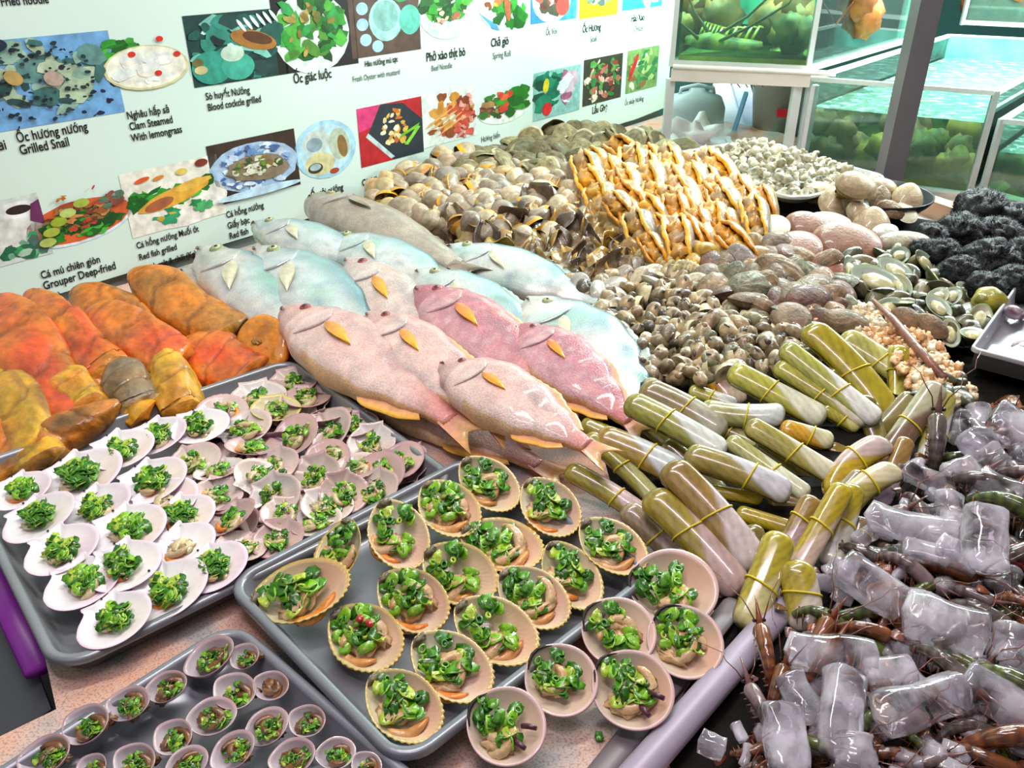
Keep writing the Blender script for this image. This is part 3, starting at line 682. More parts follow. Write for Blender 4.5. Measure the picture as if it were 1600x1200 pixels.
# ------------------------------------------------------------------ turmeric fish pieces
def chunk(seed, L, W, Hh, c1, c2, cut=True, point=.5, cutc=None):
    """a thick cut of fish: rounded back at -x, straight cut face at +x"""
    mb = MB(); v = []; cs = []; n = 56; m = 40; q = random.Random(seed)
    for i in range(n):
        t = i/(n-1); s = t
        k = (math.sin(PI/2*min(1, (s+.015)/point))**.6) if s < point else 1-.12*(s-point)
        if i == n-1: k *= .1
        for j in range(m):
            a = 2*PI*j/m; ca, sa = math.cos(a), math.sin(a)
            r = 1+.22*mnoise.noise(Vector((s*2.5, ca*1.2, sa*1.2+seed*3.1)))+.08*mnoise.noise(Vector((s*8, ca*4, sa*4+seed*2)))
            ff = (s*3.1+ca*.28+.25*mnoise.noise(Vector((s*2, ca*2, seed)))+seed*.37) % 1; fo = .13*max(0, 1-abs(ff-.5)/.07)*(sa > -.3)     # muscle folds
            x = (min(s, .97)-.5)*L+.04*L*math.sin(sa*2+seed)*(s > .9)
            y = W/2*k*math.copysign(abs(ca)**.72, ca)*r*(1-fo*.4); z = Hh/2*k*math.copysign(abs(sa)**.62, sa)*r*(1-fo)
            v.append((x, y, z)); w = .5+1.1*mnoise.noise(Vector((s*3, ca*1.5, sa*1.5+seed)))
            c = mixc(c1, c2, w)
            if i >= n-2: c = cutc or mixc(c1, c2, .2)
            if fo > .03: c = mixc(c, C('5a2c08'), .4)  # crease shade put into the colour of the grooves
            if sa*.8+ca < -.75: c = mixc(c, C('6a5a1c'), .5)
            cs.append(c)
    f = gridf(n, m, False, True); f.append(tuple(range(m-1, -1, -1))); f.append(tuple((n-1)*m+j for j in range(m)))
    mb.add(v, f, cs); return mb
TO, TR, TY, TB = C('d07a10'), C('cc4a0c'), C('d9a818'), C('8a5a1c')
oc = [ # x0,y0 (far end) x1,y1 (near end) width, height(m), z, colours, description
 (20, 494, 78, 660, 118, .075, .055, TO, TR, 'large orange-red fillet at the left edge'), (-25, 470, 10, 610, 80, .07, .03, TO, TB, 'orange fillet cut off by the left picture edge'),
 (58, 474, 172, 585, 78, .07, .062, TR, TO, 'tall red-orange fillet, second from the left, against the banner'), (128, 462, 235, 545, 95, .06, .045, TO, TB, 'brownish orange piece behind the folded middle one'),
 (150, 492, 272, 570, 92, .075, .06, TO, TR, 'folded orange piece in the middle with a dark crease'), (218, 436, 350, 520, 88, .07, .06, TO, C('b0741a'), 'pointed fillet farthest right, tip against the banner text'),
 (285, 540, 385, 590, 100, .05, .03, TO, TR, 'heart-shaped steak at the right, left of the round one'), (95, 582, 142, 640, 66, .05, .05, TY, TO, 'square cut block in the centre with pale cut face'),
 (185, 572, 225, 640, 74, .06, .045, C('7a5a2a'), C('8a7a60'), 'grey-brown tail cut showing dark skin'), (262, 560, 285, 645, 62, .06, .045, TY, C('c98a1a'), 'bright yellow piece beside the tray rim'),
 (140, 610, 232, 655, 60, .04, .03, TY, TO, 'thin yellow-edged flap above the long brown piece'), (188, 640, 30, 712, 62, .05, .035, TB, TO, 'long brown piece lying along the scallop tray rim'),
 (5, 590, 62, 712, 84, .06, .04, TY, TB, 'glistening yellow piece at the lower left'), (-20, 640, 8, 735, 70, .05, .02, TB, TO, 'dull piece in the lower left corner of the pile'), (70, 600, 110, 690, 74, .05, .02, TR, TO, 'orange-red lower piece under the big fillet'), (225, 530, 262, 640, 80, .05, .022, TB, TO, 'brown piece buried under the folded one')]
for i, (x0, y0, x1, y1, w, hm, z, a, b, d) in enumerate(oc):
    p0 = P(x0, y0, z, .05); p1 = P(x1, y1, max(.02, z-.015)); m = (p0+p1)/2; L = (p1-p0).length*1.05; W = w*depth(m)/F
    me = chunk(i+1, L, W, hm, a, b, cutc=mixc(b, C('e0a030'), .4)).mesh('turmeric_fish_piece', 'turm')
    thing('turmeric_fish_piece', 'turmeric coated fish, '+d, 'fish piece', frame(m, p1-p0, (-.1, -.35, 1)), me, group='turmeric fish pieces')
# the round steak with its bone
mb = MB(); v = []; cs = []; n = 40
prof = [(0, .5), (.5, .5), (.85, .46), (.97, .3), (1, 0), (.97, -.3), (.85, -.46), (0, -.5)]
for i in range(n):
    a = 2*PI*i/n; r = 1+.1*math.cos(a*2+1)+.08*mnoise.noise(Vector((math.cos(a)*1.5, math.sin(a)*1.5, 4)))
    for (pr, pz) in prof: v.append((pr*r*math.cos(a), pr*r*math.sin(a)*.95, pz*.42)); cs.append(mixc(TO, C('e08a14'), pr) if pz > 0 else TR)
mb.add(v, gridf(n, len(prof), True, False), cs); me = mb.mesh('flesh', 'turm')
bn = MB()
for k in range(7): blob(bn, (-.1+R.uniform(-.12, .12), -.12+R.uniform(-.12, .12), .22), (.09, .06, .05), C('c9902a'), .4, 3, k, c2=C('5a4a2a'))
p = P(412, 538, .045); thing('turmeric_fish_steak', 'round turmeric coated fish steak with its bone showing, beside the leftmost pink fish', 'fish piece', frame(p, px_dir(412, 538, 40, .04), (-.25, -.75, 1), 50*depth(p)/F), [('flesh', me, None), ('backbone', bn.mesh('backbone', 'turm'), None)], group='turmeric fish pieces')
# ------------------------------------------------------------------ razor clams 
def razor(L, W, T, ca, cb, cw, bow=.05, seed=0, open_=.0):
    """two long valves, blunt at both ends; returns the meshes of the upper and lower valve, the flesh and the band (unit metres)"""
    out = []
    for side in (1, -1):
        mb = MB(); v = []; cs = []; n = 40; m = 14
        for lay in (0, 1):
            for i in range(n):
                s = .5-.5*math.cos(PI*i/(n-1)); x = (s-.5)*L; e = min(s, 1-s)
                ew = W*.42/L; k = (max(0, 1-(1-e/ew)**2))**.5 if e < ew else 1
                for j in range(m):
                    a = PI*j/(m-1); q = 1-.07*lay
                    y = W/2*math.cos(a)*(.12+.88*k)*q+bow*L*(1-(2*s-1)**2)-bow*L*.5
                    z = T/2*max(0, math.sin(a))**.75*(.2+.8*k)*q
                    if side < 0: z = -z
                    z += side*(.0006+open_*(math.cos(a)*.5+.5)*W)
                    v.append((x, y, z))
                    d = (s-.12)*1.1-(j/(m-1))*.85       # the slanting growth boundary
                    t = max(0, min(1, d*9)); c = mixc(ca, cw, t) if lay == 0 else mixc(cw, ca, .4)
                    c = mixc(c, cb, .45*max(0, math.sin(d*38))*(1-t*.5)); 
                    if e < .04: c = mixc(c, cb, .5)
                    if j in (0, m-1): c = mixc(c, C('4a3a14'), .5)
                    cs.append(c)
        N = n*m; f = gridf(n, m); f = f+[tuple(x+N for x in reversed(q)) for q in f]
        bd = [i*m for i in range(n)]+[(n-1)*m+j for j in range(1, m)]+[i*m+m-1 for i in range(n-2, -1, -1)]+[j for j in range(m-2, 0, -1)]
        for t in range(len(bd)):
            a, b = bd[t], bd[(t+1) % len(bd)]; f.append((b, a, a+N, b+N))
        if side < 0: f = [q[::-1] for q in f]
        mb.add(v, f, cs); out.append(mb.mesh('valve', 'razor'))
    fl = MB(); tube(fl, [(-L*.485, 0, 0), (-L*.44, 0, 0), (0, bow*L*.5, 0), (L*.44, 0, 0), (L*.49, 0, 0)], [W*.2, W*.33, W*.36, W*.33, W*.2], C('c9b27a'), 10, T/W*.9); out.append(fl.mesh('flesh', 'meat'))
    bx = R.uniform(-.1, .12)*L; k = bow*L*(1-(2*bx/L)**2)-bow*L*.5; pts = []
    bd = MB(); v = []; nn = 26
    for i in range(nn):
        a = 2*PI*i/nn; yy = math.cos(a); zz = math.sin(a)
        for (dx, dr) in ((-.0012, .0), (-.0009, .0012), (.0009, .0012), (.0012, .0)):
            v.append((bx+dx+.1*W*yy, k+(W/2+dr+.0005)*yy, (T/2+dr+.0018+open_*W*.6)*math.copysign(abs(zz)**.75, zz)))
    bd.add(v, gridf(nn, 4, True, True), C('d8c01a')); out.append(bd.mesh('rubber_band', 'band'))
    return out
OL, OD, WH, PK, OR = C('9a9030'), C('6a5a20'), C('d3d6cc'), C('cdb3ae'), C('c8921c')
rz = [(888,738,1018,808,40,.02,OL,PK,.03),(922,694,1040,785,34,.035,OL,C('a8a86a'),.03),(932,684,1068,738,56,.05,C('a0802c'),C('c3c9c6'),.02),(980,634,1134,702,50,.075,C('9a9a3a'),WH,.02),(1003,612,1136,668,52,.055,C('8a7a4a'),C('a9a48c'),.03),
 (1070,712,1238,768,52,.06,C('9a8a40'),C('cfcdd0'),.03),(1137,694,1264,768,34,.05,C('b5b46a'),C('d9d8b8'),.0),(1046,745,1187,868,64,.062,C('9a7a3a'),C('cbb9b6'),.03),(1020,785,1158,912,64,.04,C('a08c2c'),C('bfa09a'),.03),(975,800,1070,870,48,.02,C('9a8468'),PK,.02),
 (1090,572,1158,625,50,.045,C('c9921a'),C('d3b9a8'),.0),(1138,588,1292,648,48,.07,C('b5b040'),C('dcdcc0'),.0),(1096,640,1224,655,46,.055,C('a8a468'),C('cfd6cf'),-.05),(1076,610,1152,634,28,.045,C('b0a850'),WH,.0),(1165,672,1318,742,42,.06,C('a89c4c'),C('d6cfae'),.0),
 (908,662,970,690,36,.03,OL,C('a89a3a'),.0),(1220,560,1378,642,42,.085,C('b0b050'),C('e0e0d6'),.0),(1210,582,1360,650,38,.072,C('a8a03a'),C('d8ccb0'),.0),(1260,534,1398,622,56,.08,C('a8961c'),C('a8961c'),.05),(1312,534,1420,584,50,.062,C('b0aa5a'),C('c0bc78'),.02),
 (1218,668,1302,692,38,.045,C('d09a1c'),C('c9c49a'),.0),(1283,638,1344,668,30,.05,C('a8a030'),C('c9c070'),.0),(1308,760,1362,704,50,.05,C('c0a020'),C('cfb9b0'),.12),(1322,794,1382,744,48,.05,C('a89a4a'),C('dccfa8'),.1),(1404,702,1386,778,34,.05,C('a07a40'),C('c9b4c8'),.0),
 (1462,632,1462,708,44,.06,C('a8a050'),C('d3d0c8'),.0),(1398,700,1444,632,46,.06,C('7a5a4a'),C('b5b090'),.0),(1208,852,1176,968,60,.045,C('b5a42a'),C('c9bf80'),.0),(1238,888,1264,978,66,.04,C('b09c2a'),C('d3c4b4'),.03),(1304,780,1250,888,44,.062,C('b59c1c'),C('cbb09c'),.0),
 (1320,776,1308,872,46,.055,C('b5a020'),C('c9c8b4'),.0),(1264,788,1230,855,40,.045,C('9a7a3a'),C('c0a0a0'),.0),(1090,762,1190,782,26,.03,C('b5a01c'),C('b5a01c'),.0),(1150,800,1250,832,32,.025,C('b5a01c'),C('a08a2a'),.0),(1342,815,1340,868,34,.04,C('8a7a5a'),C('b5a0a0'),.0),
 (1180,700,1290,760,34,.03,C('8a7a2a'),C('9a8a4a'),.0),(1100,660,1200,700,34,.03,C('8a7a2a'),C('a8a468'),.0),(1290,700,1360,730,34,.025,C('8a7020'),C('a8945a'),.0),(1395,560,1415,620,40,.05,C('b0a01c'),C('c0b84a'),.0),(1200,780,1290,800,36,.02,C('7a6020'),C('8a7a4a'),0),(1040,700,1130,770,40,.025,C('7a6a2a'),C('9a8a5a'),0),(1340,640,1395,720,40,.035,C('6a6020'),C('8a8048'),0),(1290,600,1390,690,44,.035,C('7a6c22'),C('a09450'),0),
 (1170,830,1200,900,44,.02,C('7a6a30'),C('9a8a6a'),0),(1270,830,1330,760,40,.03,C('7a6420'),C('9a8a70'),0),(1360,690,1410,640,40,.035,C('6a5a24'),C('8a7c50'),0),(1060,860,1150,930,46,.015,C('8a7a40'),C('a8948a'),0),(1000,660,1090,720,44,.03,C('7a7028'),C('a8a060'),0)]
bands = {0: 'upper part', 1: 'middle part', 2: 'near part'}
rw = rows([((a[0]+a[2])/2, (a[1]+a[3])/2) for a in rz], 4)
bn4 = ['far', 'upper middle', 'lower middle', 'near']
for i, (x0, y0, x1, y1, w, z, ca, cw, bow) in enumerate(rz):
    p0 = P(x0, y0, z+.008); p1 = P(x1, y1, z-.002 if y1 > y0 else z+.004); m = (p0+p1)/2; L = (p1-p0).length; W = w*depth(m)/F*.86
    if L < .05: L *= 1.35
    me = razor(L, W, min(W*.72, .026), ca, OD, cw, bow, i, .05 if i in (27, 28, 29, 30) else .012)
    r, k, n = rw[i]; fc = R.uniform(-.3, .3)
    pr = [('valve', me[0], None), ('valve', me[1], None), ('flesh', me[2], None)]
    if i not in (15, 32, 33, 37, 39, 35) and i < 40: pr.append(('rubber_band', me[3], None, 'thin yellow band'))
    thing('razor_clam', 'olive %s razor clam, %s quarter of the heap, %s from left' % ('and white' if sum(cw) > 1.3 else 'brown', bn4[r], WORDS[k]), 'razor clam', frame(m, p1-p0, (-.15+fc*.3, -.75, 1)), pr, group='razor clams in the heap')
# ------------------------------------------------------------------ heaps
def inside(x, y, poly):
    c = False; n = len(poly)
    for i in range(n):
        (a, b), (d, e) = poly[i], poly[i-1]
        if (b > y) != (e > y) and x < (d-a)*(y-b)/(e-b)+a: c = not c
    return c
def scatter(poly, n, asp=.75, tries=14, seed=1):
    q = random.Random(seed); xs = [p[0] for p in poly]; ys = [p[1] for p in poly]; pts = []
    while len(pts) < n:
        best = None
        for _ in range(tries):
            while 1:
                x = q.uniform(min(xs), max(xs)); y = q.uniform(min(ys), max(ys))
                if inside(x, y, poly): break
            d = min([((x-a)**2+((y-b)/asp)**2) for a, b in pts] or [1e9])
            if best is None or d > best[0]: best = (d, x, y)
        pts.append(best[1:])
    return pts
def heap(poly, n, meshes, size, name, label, cat, group, dz=.0, tilt=.5, ang=None, tint=.12, sq=1.0, seed=1, layers=1, warm=0, lean=(-.05, -.35)):
    for (x, y) in scatter(poly, n, seed=seed):
        me = meshes[R.randrange(len(meshes))]; lab = label
        if isinstance(me, tuple): me, lab2 = me; lab = lab2
        s = size*R.uniform(.82, 1.18); z = zf(x, y)+dz+R.uniform(-.004, .008)
        p = P(x, y, z, .03); w = s*(depth(p)/F)
        a = R.uniform(0, 360) if ang is None else R.gauss(*ang)
        up = (lean[0]+R.gauss(0, tilt), lean[1]+R.gauss(0, tilt), 1)
        k = R.uniform(1-tint, 1+tint); h = R.uniform(-.05, .05)+warm
        thing(name, lab, cat, frame(p, px_dir(x, y, a, z), up, w), me, (k*(1+h), k, k*(1-h)), group)
def cm(l, w, t, a, b, mat='rough', **k): return clam(l, w, t, C(a), C(b), **k).mesh('clam', mat)
# olive flat oysters at the back
oy = [cm(1, .8, .3, a, b, seed=i, grow=22+i, ribs=7, gap=g, lip=l) for i, (a, b, g, l) in enumerate([('766c48', '3a341c', 0, None), ('8c8058', '4a4226', .15, C('c9c09a')), ('7a7048', '3a3420', .1, None), ('a0966a', '5a5230', 0, None), ('66603f', '2f2b1a', .2, C('9a9068'))])]
heap([(735, 250), (800, 225), (870, 205), (1000, 208), (1075, 240), (1045, 262), (930, 262), (800, 285), (720, 275)], 78, oy, 62, 'oyster', 'olive brown flat oyster in the heap at the far end of the banner', 'oyster', 'olive oysters at the back', dz=.006, tilt=.55, seed=3)
# yellow lipped round clams
yc = [cm(1, .82, .72, a, b, 'shell', seed=i, gap=g, lip=l) for i, (a, b, g, l) in enumerate([('a8977c', '7d6c58', .22, C('e0a51c')), ('b5a184', '8a7660', 0, None), ('c9b794', '9a8764', .3, C('d9981c')), ('9c8c78', '6c5e50', 0, None), ('c2a878', '8f7848', .26, C('c98a1a')), ('8f8272', '6a5e55', .1, C('b89a5a'))])]
# orange ridge of gaping clams
def gaper(seed, c1, c2, lip, fl):
    q_ = random.Random(seed); a = clam(1, .62, .34, C(c1), C(c2), seed=seed, pinch=.3, grow=14)
    a.v = [(x, y, z+(.12 if z > 0 else -.12)*(max(0, y+.3)/.6)**.7) for x, y, z in a.v]
    for s in (1, -1):
        tube(a, [Vector((.49*math.cos(t), .30*math.sin(t), s*(.075+.06*math.sin(t))+.008*math.sin(t*9+seed*2+s))) for t in [.12+2.75*i/25 for i in range(26)]], [.016+.018*math.sin(PI*i/25)+.006*math.sin(i*2.1+seed) for i in range(26)], C(lip), 7)
    for k in range(4): blob(a, (-.3+.2*k, .21-.05*abs(k-1.5)+q_.uniform(-.03, .03), 0), (.15, .11, .12), C(fl), .5, 2.6, seed*4+k, 14, 9, c2=C('a8701c') if k % 2 else C(c1))
    rt = Matrix.Rotation(PI/2+.25, 3, 'X'); a.v = [tuple(rt @ Vector(p)) for p in a.v]
    return a.mesh('gaping_clam', 'wet')
gp = [gaper(1, 'a8957a', '84705a', 'e6a018', 'e8a81c'), gaper(2, 'b8a280', '8f7a58', 'e09a1c', 'e0a84a'), gaper(3, '94846e', '6c5c4a', 'ecae28', 'd8a858'), gaper(4, 'b89458', '94703a', 'dd8c10', 'f0a010')]
rg = [gaper(i+6, 'a8957a', '7c6a55', 'cf961c', 'b09a78') for i in range(2)]
heap([(572, 300), (640, 265), (720, 238), (800, 262), (930, 262), (925, 330), (830, 345), (700, 355), (600, 325)], 120, yc+rg, 44, 'round_clam', 'grey-brown round clam, some gaping with yellow lips, behind the grouper', 'clam', 'yellow lipped clams', dz=.01, tilt=.7, seed=4)
heap([(915, 268), (990, 248), (1060, 262), (1130, 285), (1200, 320), (1195, 372), (1120, 398), (1010, 398), (950, 350)], 52, gp, 104, 'gaping_clam', 'long gaping clam with bright orange frilled flesh, in the orange ridge', 'clam', 'orange gaping clams', dz=.018, tilt=.2, ang=(50, 13), seed=5, lean=(-.25, -.7))
# brown leathery flesh, between fish and orange ridge
def leaf(seed, c1, c2):
    mb = MB(); n, m = 16, 9; v = []; cs = []
    for side in (0, 1):
        for i in range(n):
            for j in range(m):
                s = i/(n-1); t = -1+2*j/(m-1); w = .3*math.sin(PI*(.06+.9*s))**.7
                q = mnoise.noise(Vector((s*3, t*1.3, seed)))
                v.append((s-.5, t*w+.1*q, .18*t*t*math.sin(s*4+seed)+.2*q-.012*side)); cs.append(mixc(c1, c2, .5+q+.4*abs(t)**3))
    g = gridf(n, m); N = n*m; f = g+[tuple(x+N for x in reversed(a)) for a in g]
    bd = [i*m for i in range(n)]+[(n-1)*m+j for j in range(1, m)]+[i*m+m-1 for i in range(n-2, -1, -1)]+[j for j in range(m-2, 0, -1)]
    for t in range(len(bd)): a, b = bd[t], bd[(t+1) % len(bd)]; f.append((b, a, a+N, b+N))
    mb.add(v, f, cs); return mb
lf = [leaf(i*2.7+1, C(a), C(b)).mesh('brown_mollusc', 'brownflesh') for i, (a, b) in enumerate([('8a7352', '5a4630'), ('9a8262', 'a88438'), ('75624a', '4a3a28'), ('a8946c', '6a5430'), ('8f7a55', 'b08a30')])]
heap([(690, 345), (800, 325), (920, 312), (965, 365), (1010, 405), (960, 425), (890, 432), (820, 405), (740, 372)], 66, lf, 74, 'brown_mollusc', 'brown leathery mollusc in the drab patch between silver fish and orange clams', 'mollusc', 'brown molluscs', dz=.014, tilt=.6, seed=6, tint=.2)
heap([(700, 330), (800, 300), (920, 300), (940, 345), (850, 372), (740, 362)], 20, yc[:4], 48, 'round_clam', 'brown round clam among the leathery molluscs', 'clam', 'brown clams among the molluscs', dz=.02, tilt=.7, seed=16)
# snails and small cowries
sn = []
for i, (a, b, g, st) in enumerate([('8a7858', '362c22', .26, 1), ('b09c74', '705c3e', .3, 0), ('62543f', '241d18', .24, 1), ('9c8a64', '524430', .34, 0), ('8f8a6a', '4a4a2c', .28, 1)]):
    sn.append(norm_mesh(snail(2.4, .5, g, .32, C(a), C(b), stripes=st, openc=C('d9c9a0')), 1.0).mesh('snail', 'wet'))
cw = []
for i, (a, b) in enumerate([('c0aa80', '80694a'), ('9c8a68', '544634'), ('c9b088', '5a4a3a')]):
    q = MB(); blob(q, (0, 0, 0), (.5, .36, .33), C(a), .1, 1.5, i, 20, 12, c2=C(b)); blob(q, (-.36, .03, .1), (.17, .16, .15), C(b), .1, 2, i+4, 12, 8); blob(q, (.2, .0, .24), (.2, .07, .1), C('5a4a3c'), .1, 2, i, 12, 8); cw.append(q.mesh('cowrie', 'wet'))
PE = [(885, 440), (960, 415), (1060, 430), (1150, 470), (1235, 500), (1290, 545), (1230, 575), (1110, 590), (1010, 605), (985, 540), (935, 480)]
heap(PE, 150, sn, 40, 'sea_snail', 'small brown striped sea snail in the dark heap right of the biggest silver fish', 'snail', 'brown sea snails', dz=.0, tilt=.9, seed=7, tint=.25)
heap(PE, 95, cw, 34, 'moon_snail', 'smooth cream and tan snail in the dark heap right of the biggest silver fish', 'snail', 'cream snails', dz=.012, tilt=.8, seed=8, tint=.15)
fc = [cm(1, .7, .34, a, b, 'wet', seed=i) for i, (a, b) in enumerate([('b0a898', '8a8272'), ('a89c8c', '7a7064'), ('d6ccb0', 'a8986c')])]+lf[3:]
heap([(885, 440), (960, 400), (1080, 395), (1130, 420), (1080, 452), (980, 450), (940, 465)], 40, fc, 52, 'grey_clam', 'grey-beige clam just above the snails, right of the silver fish', 'clam', 'grey-beige clams above the snails', dz=.012, tilt=.6, seed=9)
mu = MB()
for k in range(2):
    for j in range(9): blob(mu, (-.4+.1*j, .12*math.sin(j*.5)+(k-.5)*.1, .02*k), (.09, .2-.012*j, .16), C('d9cb98'), .15, 2, j, 10, 7, c2=C('a8986a'))
mu = mu.mesh('pale_whelk', 'rough')
for (x, y, w, a, d) in ((1030, 412, 84, 20, 'fluted pale yellow whelk below the orange clams'), (1080, 425, 60, 10, 'small pale whelk right of the fluted one')):
    p = P(x, y, zf(x, y)+.02); thing('whelk', d, 'whelk', frame(p, px_dir(x, y, a, .08), (0, -.4, 1), w*depth(p)/F), mu)
# brown clams
bcm = [cm(1, .74, .5, a, b, 'rough', seed=i, grow=26, ribs=r) for i, (a, b, r) in enumerate([('7c6448', '4c3a2a', 0), ('8c7454', '5a482e', 11), ('68483a', '402a22', 0), ('6f684a', '444028', 8), ('86684c', '503a28', 0)])]
heap([(1085, 410), (1190, 385), (1290, 415), (1330, 470), (1320, 505), (1250, 505), (1180, 480), (1110, 455)], 44, bcm, 68, 'brown_clam', 'brown ribbed clam in the patch between snails and smooth disc clams', 'clam', 'brown clams', dz=.012, tilt=.45, seed=10, tint=.2)
heap([(1060, 395), (1180, 380), (1200, 400), (1120, 420), (1060, 412)], 12, [cm(1, .7, .55, 'c29a3a', '8f6c20', 'shell', seed=3), cm(1, .7, .5, 'a89060', '75602c', 'shell', seed=5)], 50, 'amber_clam', 'amber yellow clam at the foot of the orange ridge', 'clam', 'amber clams', dz=.02, tilt=.4, seed=11)
# named big clams
def one(x, y, w, me, name, label, cat, a=0, up=(-.1, -.5, 1), dz=.02, tint=None, group=None, z=None):
    zz = (zf(x, y) if z is None else z)+dz; p = P(x, y, zz)
    return thing(name, label, cat, frame(p, px_dir(x, y, a, zz), up, w*depth(p)/F), me, tint, group)
dk = lambda a, b, t=.3, w=.82: clam(1, w, t, C(a), C(b), seed=2, grow=34, pinch=.1)
DB = dk('946a54', '784e3a').mesh('disc_clam', 'shell'); DT = dk('b09a78', '8f7a5a', .5).mesh('clam', 'shell'); DC = dk('e6e2c4', 'cfc9a0', .25).mesh('disc_clam', 'shell'); DS = dk('c9c2b8', '9c9488', .35, .7).mesh('clam', 'wet')
bigc = [(1262, 352, 72, DB, 'brown disc clam behind the cream disc', 10), (1290, 352, 82, DS, 'silvery shining clam at the foot of the clam bowl', 0), (1243, 390, 92, DB, 'brown disc clam tilted in front of the cream disc', -20), (1207, 356, 62, DC, 'cream white oval disc clam at the end of the orange ridge', -25),
        (1322, 378, 108, DB, 'wide pinkish brown clam with a bright shine', 5), (1362, 352, 70, DT, 'tan round clam below the clam bowl', 80), (1412, 378, 88, dk('b5aa90', '7c6f5a', .3, .5).mesh('clam', 'wet'), 'thin gaping clam pointing right, beside the black urchins', 0), (1382, 362, 46, DS, 'small glossy white clam on the tan one', -10),
        (1292, 418, 66, dk('965f48', '7a4834', .3).mesh('clam', 'wet'), 'dark reddish brown clam below the pinkish one', 60), (1217, 425, 84, bcm[1], 'large tan ribbed clam on top of the brown patch', 15), (1260, 470, 84, bcm[2], 'long maroon brown clam near the orange meat', -12), (1236, 495, 64, dk('8f7a60', '5f4e3a', .35, .95).mesh('clam', 'rough'), 'round flat mud-brown clam above the razor clams', 0),
        (1170, 452, 92, bcm[3], 'knobbly olive grey clam in front of the ribbed tan one', -15), (1130, 393, 56, cm(1, .8, .6, 'b08a40', '8a6828', 'shell', seed=8), 'amber round clam at the foot of the orange ridge', 0), (1155, 408, 60, cm(1, .9, .7, '8f8478', '5f564e', 'rough', seed=9), 'grey boxy clam below the amber one', 40)]
for x, y, w, me, d, a in bigc: one(x, y, w, me, 'clam', d, 'clam', a, dz=.022)
tp = [lf[1], lf[3]]
# dark dish with large clams
db = MB(); prof = [(0, .004), (.8, .004), (.93, .07), (1.0, .12), (1.0, .135), (.97, .13), (.9, .08), (.78, .018), (0, .018)]; v = []
for i in range(56):
    a = 2*PI*i/56
    for r, z in prof: v.append((r*math.cos(a)*.5, r*math.sin(a)*.5, z))
db.add(v, gridf(56, len(prof), True, False), C('3a3c40')); db = db.mesh('dish', 'steel')
p = P(1362, 322, .075); thing('round_dish', 'dark round metal dish holding large beige clams beside the grey post', 'dish', frame(p, (1, 0, 0), (0, 0, 1), 172*depth(p)/F), db)
tc = [(1305, 318, 64, 'grey-tan clam at the left end of the dish', 75, DT, .02), (1283, 302, 56, 'yellowish clam behind the left one in the dish', 0, DT, .02), (1338, 290, 66, 'topmost tan clam of the dish with orange flesh below it', 5, DT, .075), (1345, 335, 52, 'small round tan clam at the front of the dish', 20, DT, .02), (1375, 312, 52, 'brownish clam in the middle of the dish', 60, bcm[0], .03),
      (1392, 328, 46, 'grey small clam at the right of the dish', 10, bcm[1], .02), (1418, 310, 58, 'pale clam at the right end of the dish', 80, DT, .035), (1415, 332, 44, 'cream clam lying low at the right rim of the dish', 30, DC, .015), (1380, 292, 44, 'tan clam against the post in the dish', 0, DT, .05), (1328, 312, 52, 'middle tan clam in the back of the dish', 100, DT, .03)]
for x, y, w, d, a, me, dz in tc: one(x, y, w, me, 'large_clam', d, 'clam', a, (0, -.6, 1), dz, z=.08)
one(1325, 300, 40, gp[3], 'clam_meat', 'orange clam flesh under the topmost clam in the dish', 'clam meat', 0, dz=.05, z=.08)
# abalone and green shells
ab = []
for i, (a, b, c) in enumerate([('6f6e4c', '3f4028', 'b8c2b4'), ('5c5c3c', '2f301e', '9aa898'), ('80795a', '4a452c', 'c4bc9c')]):
    q = valve(1, .62, .2, C(c), C('8fa06a'), C(b), 0, 0, 0, 0, .1, .1, .08, patch=C('a3b8b0'), n=36, m=8)
    blob(q, (.02, 0, -.06), (.3, .18, .1), C('d8cfa0'), .12, 2, i, 14, 8, c2=C('b0a878')); ab.append(q.mesh('abalone', 'nacre'))
gc = [cm(1, .6, .42, a, b, 'wet', seed=i+3) for i, (a, b) in enumerate([('54523a', '2a2a1a'), ('726c4e', '403c2a'), ('5e5a46', '2f2c22'), ('807454', '504830')])]
PI_ = [(1325, 395), (1400, 385), (1480, 420), (1540, 460), (1560, 500), (1520, 525), (1450, 515), (1390, 490), (1335, 450)]
heap(PI_, 70, gc, 48, 'green_clam', 'dark olive green clam in the heap below the black urchins', 'clam', 'olive green clams', dz=.006, tilt=.6, seed=12, tint=.2)
heap(PI_, 15, ab, 54, 'abalone', 'open abalone with pearly inside in the heap below the black urchins', 'abalone', 'open abalones', dz=.018, tilt=.4, seed=13, ang=(20, 30))
for x, y, w, d, a in ((1372, 437, 88, 'large open abalone with concentric pearly rings, left of the urchins', 15), (1400, 420, 60, 'open abalone with a pale white foot, above the largest one', 20), (1467, 478, 52, 'open abalone ringed in blue-green, near the yellow snail', 30), (1487, 462, 44, 'rightmost open abalone standing on edge', -40)):
    one(x, y, w, ab[0], 'abalone', d, 'abalone', a, dz=.028)
q = MB(); blob(q, (0, 0, 0), (.5, .45, .42), C('a89c2c'), .1, 1.5, 2, 18, 12, c2=C('7c7820')); blob(q, (-.3, -.1, .2), (.2, .2, .18), C('8a8428'), .1, 2, 5)
one(1545, 470, 52, q.mesh('snail', 'wet'), 'apple_snail', 'shiny yellow-green round snail at the tip of the right hand tray', 'snail', 0, dz=.025)
for x, y, d in ((1455, 510, 'pinkish orange round clam below the open abalones'), (1420, 500, 'dark olive clam under the open abalones')): one(x, y, 56, bcm[4], 'clam', d, 'clam', 20, dz=.02)
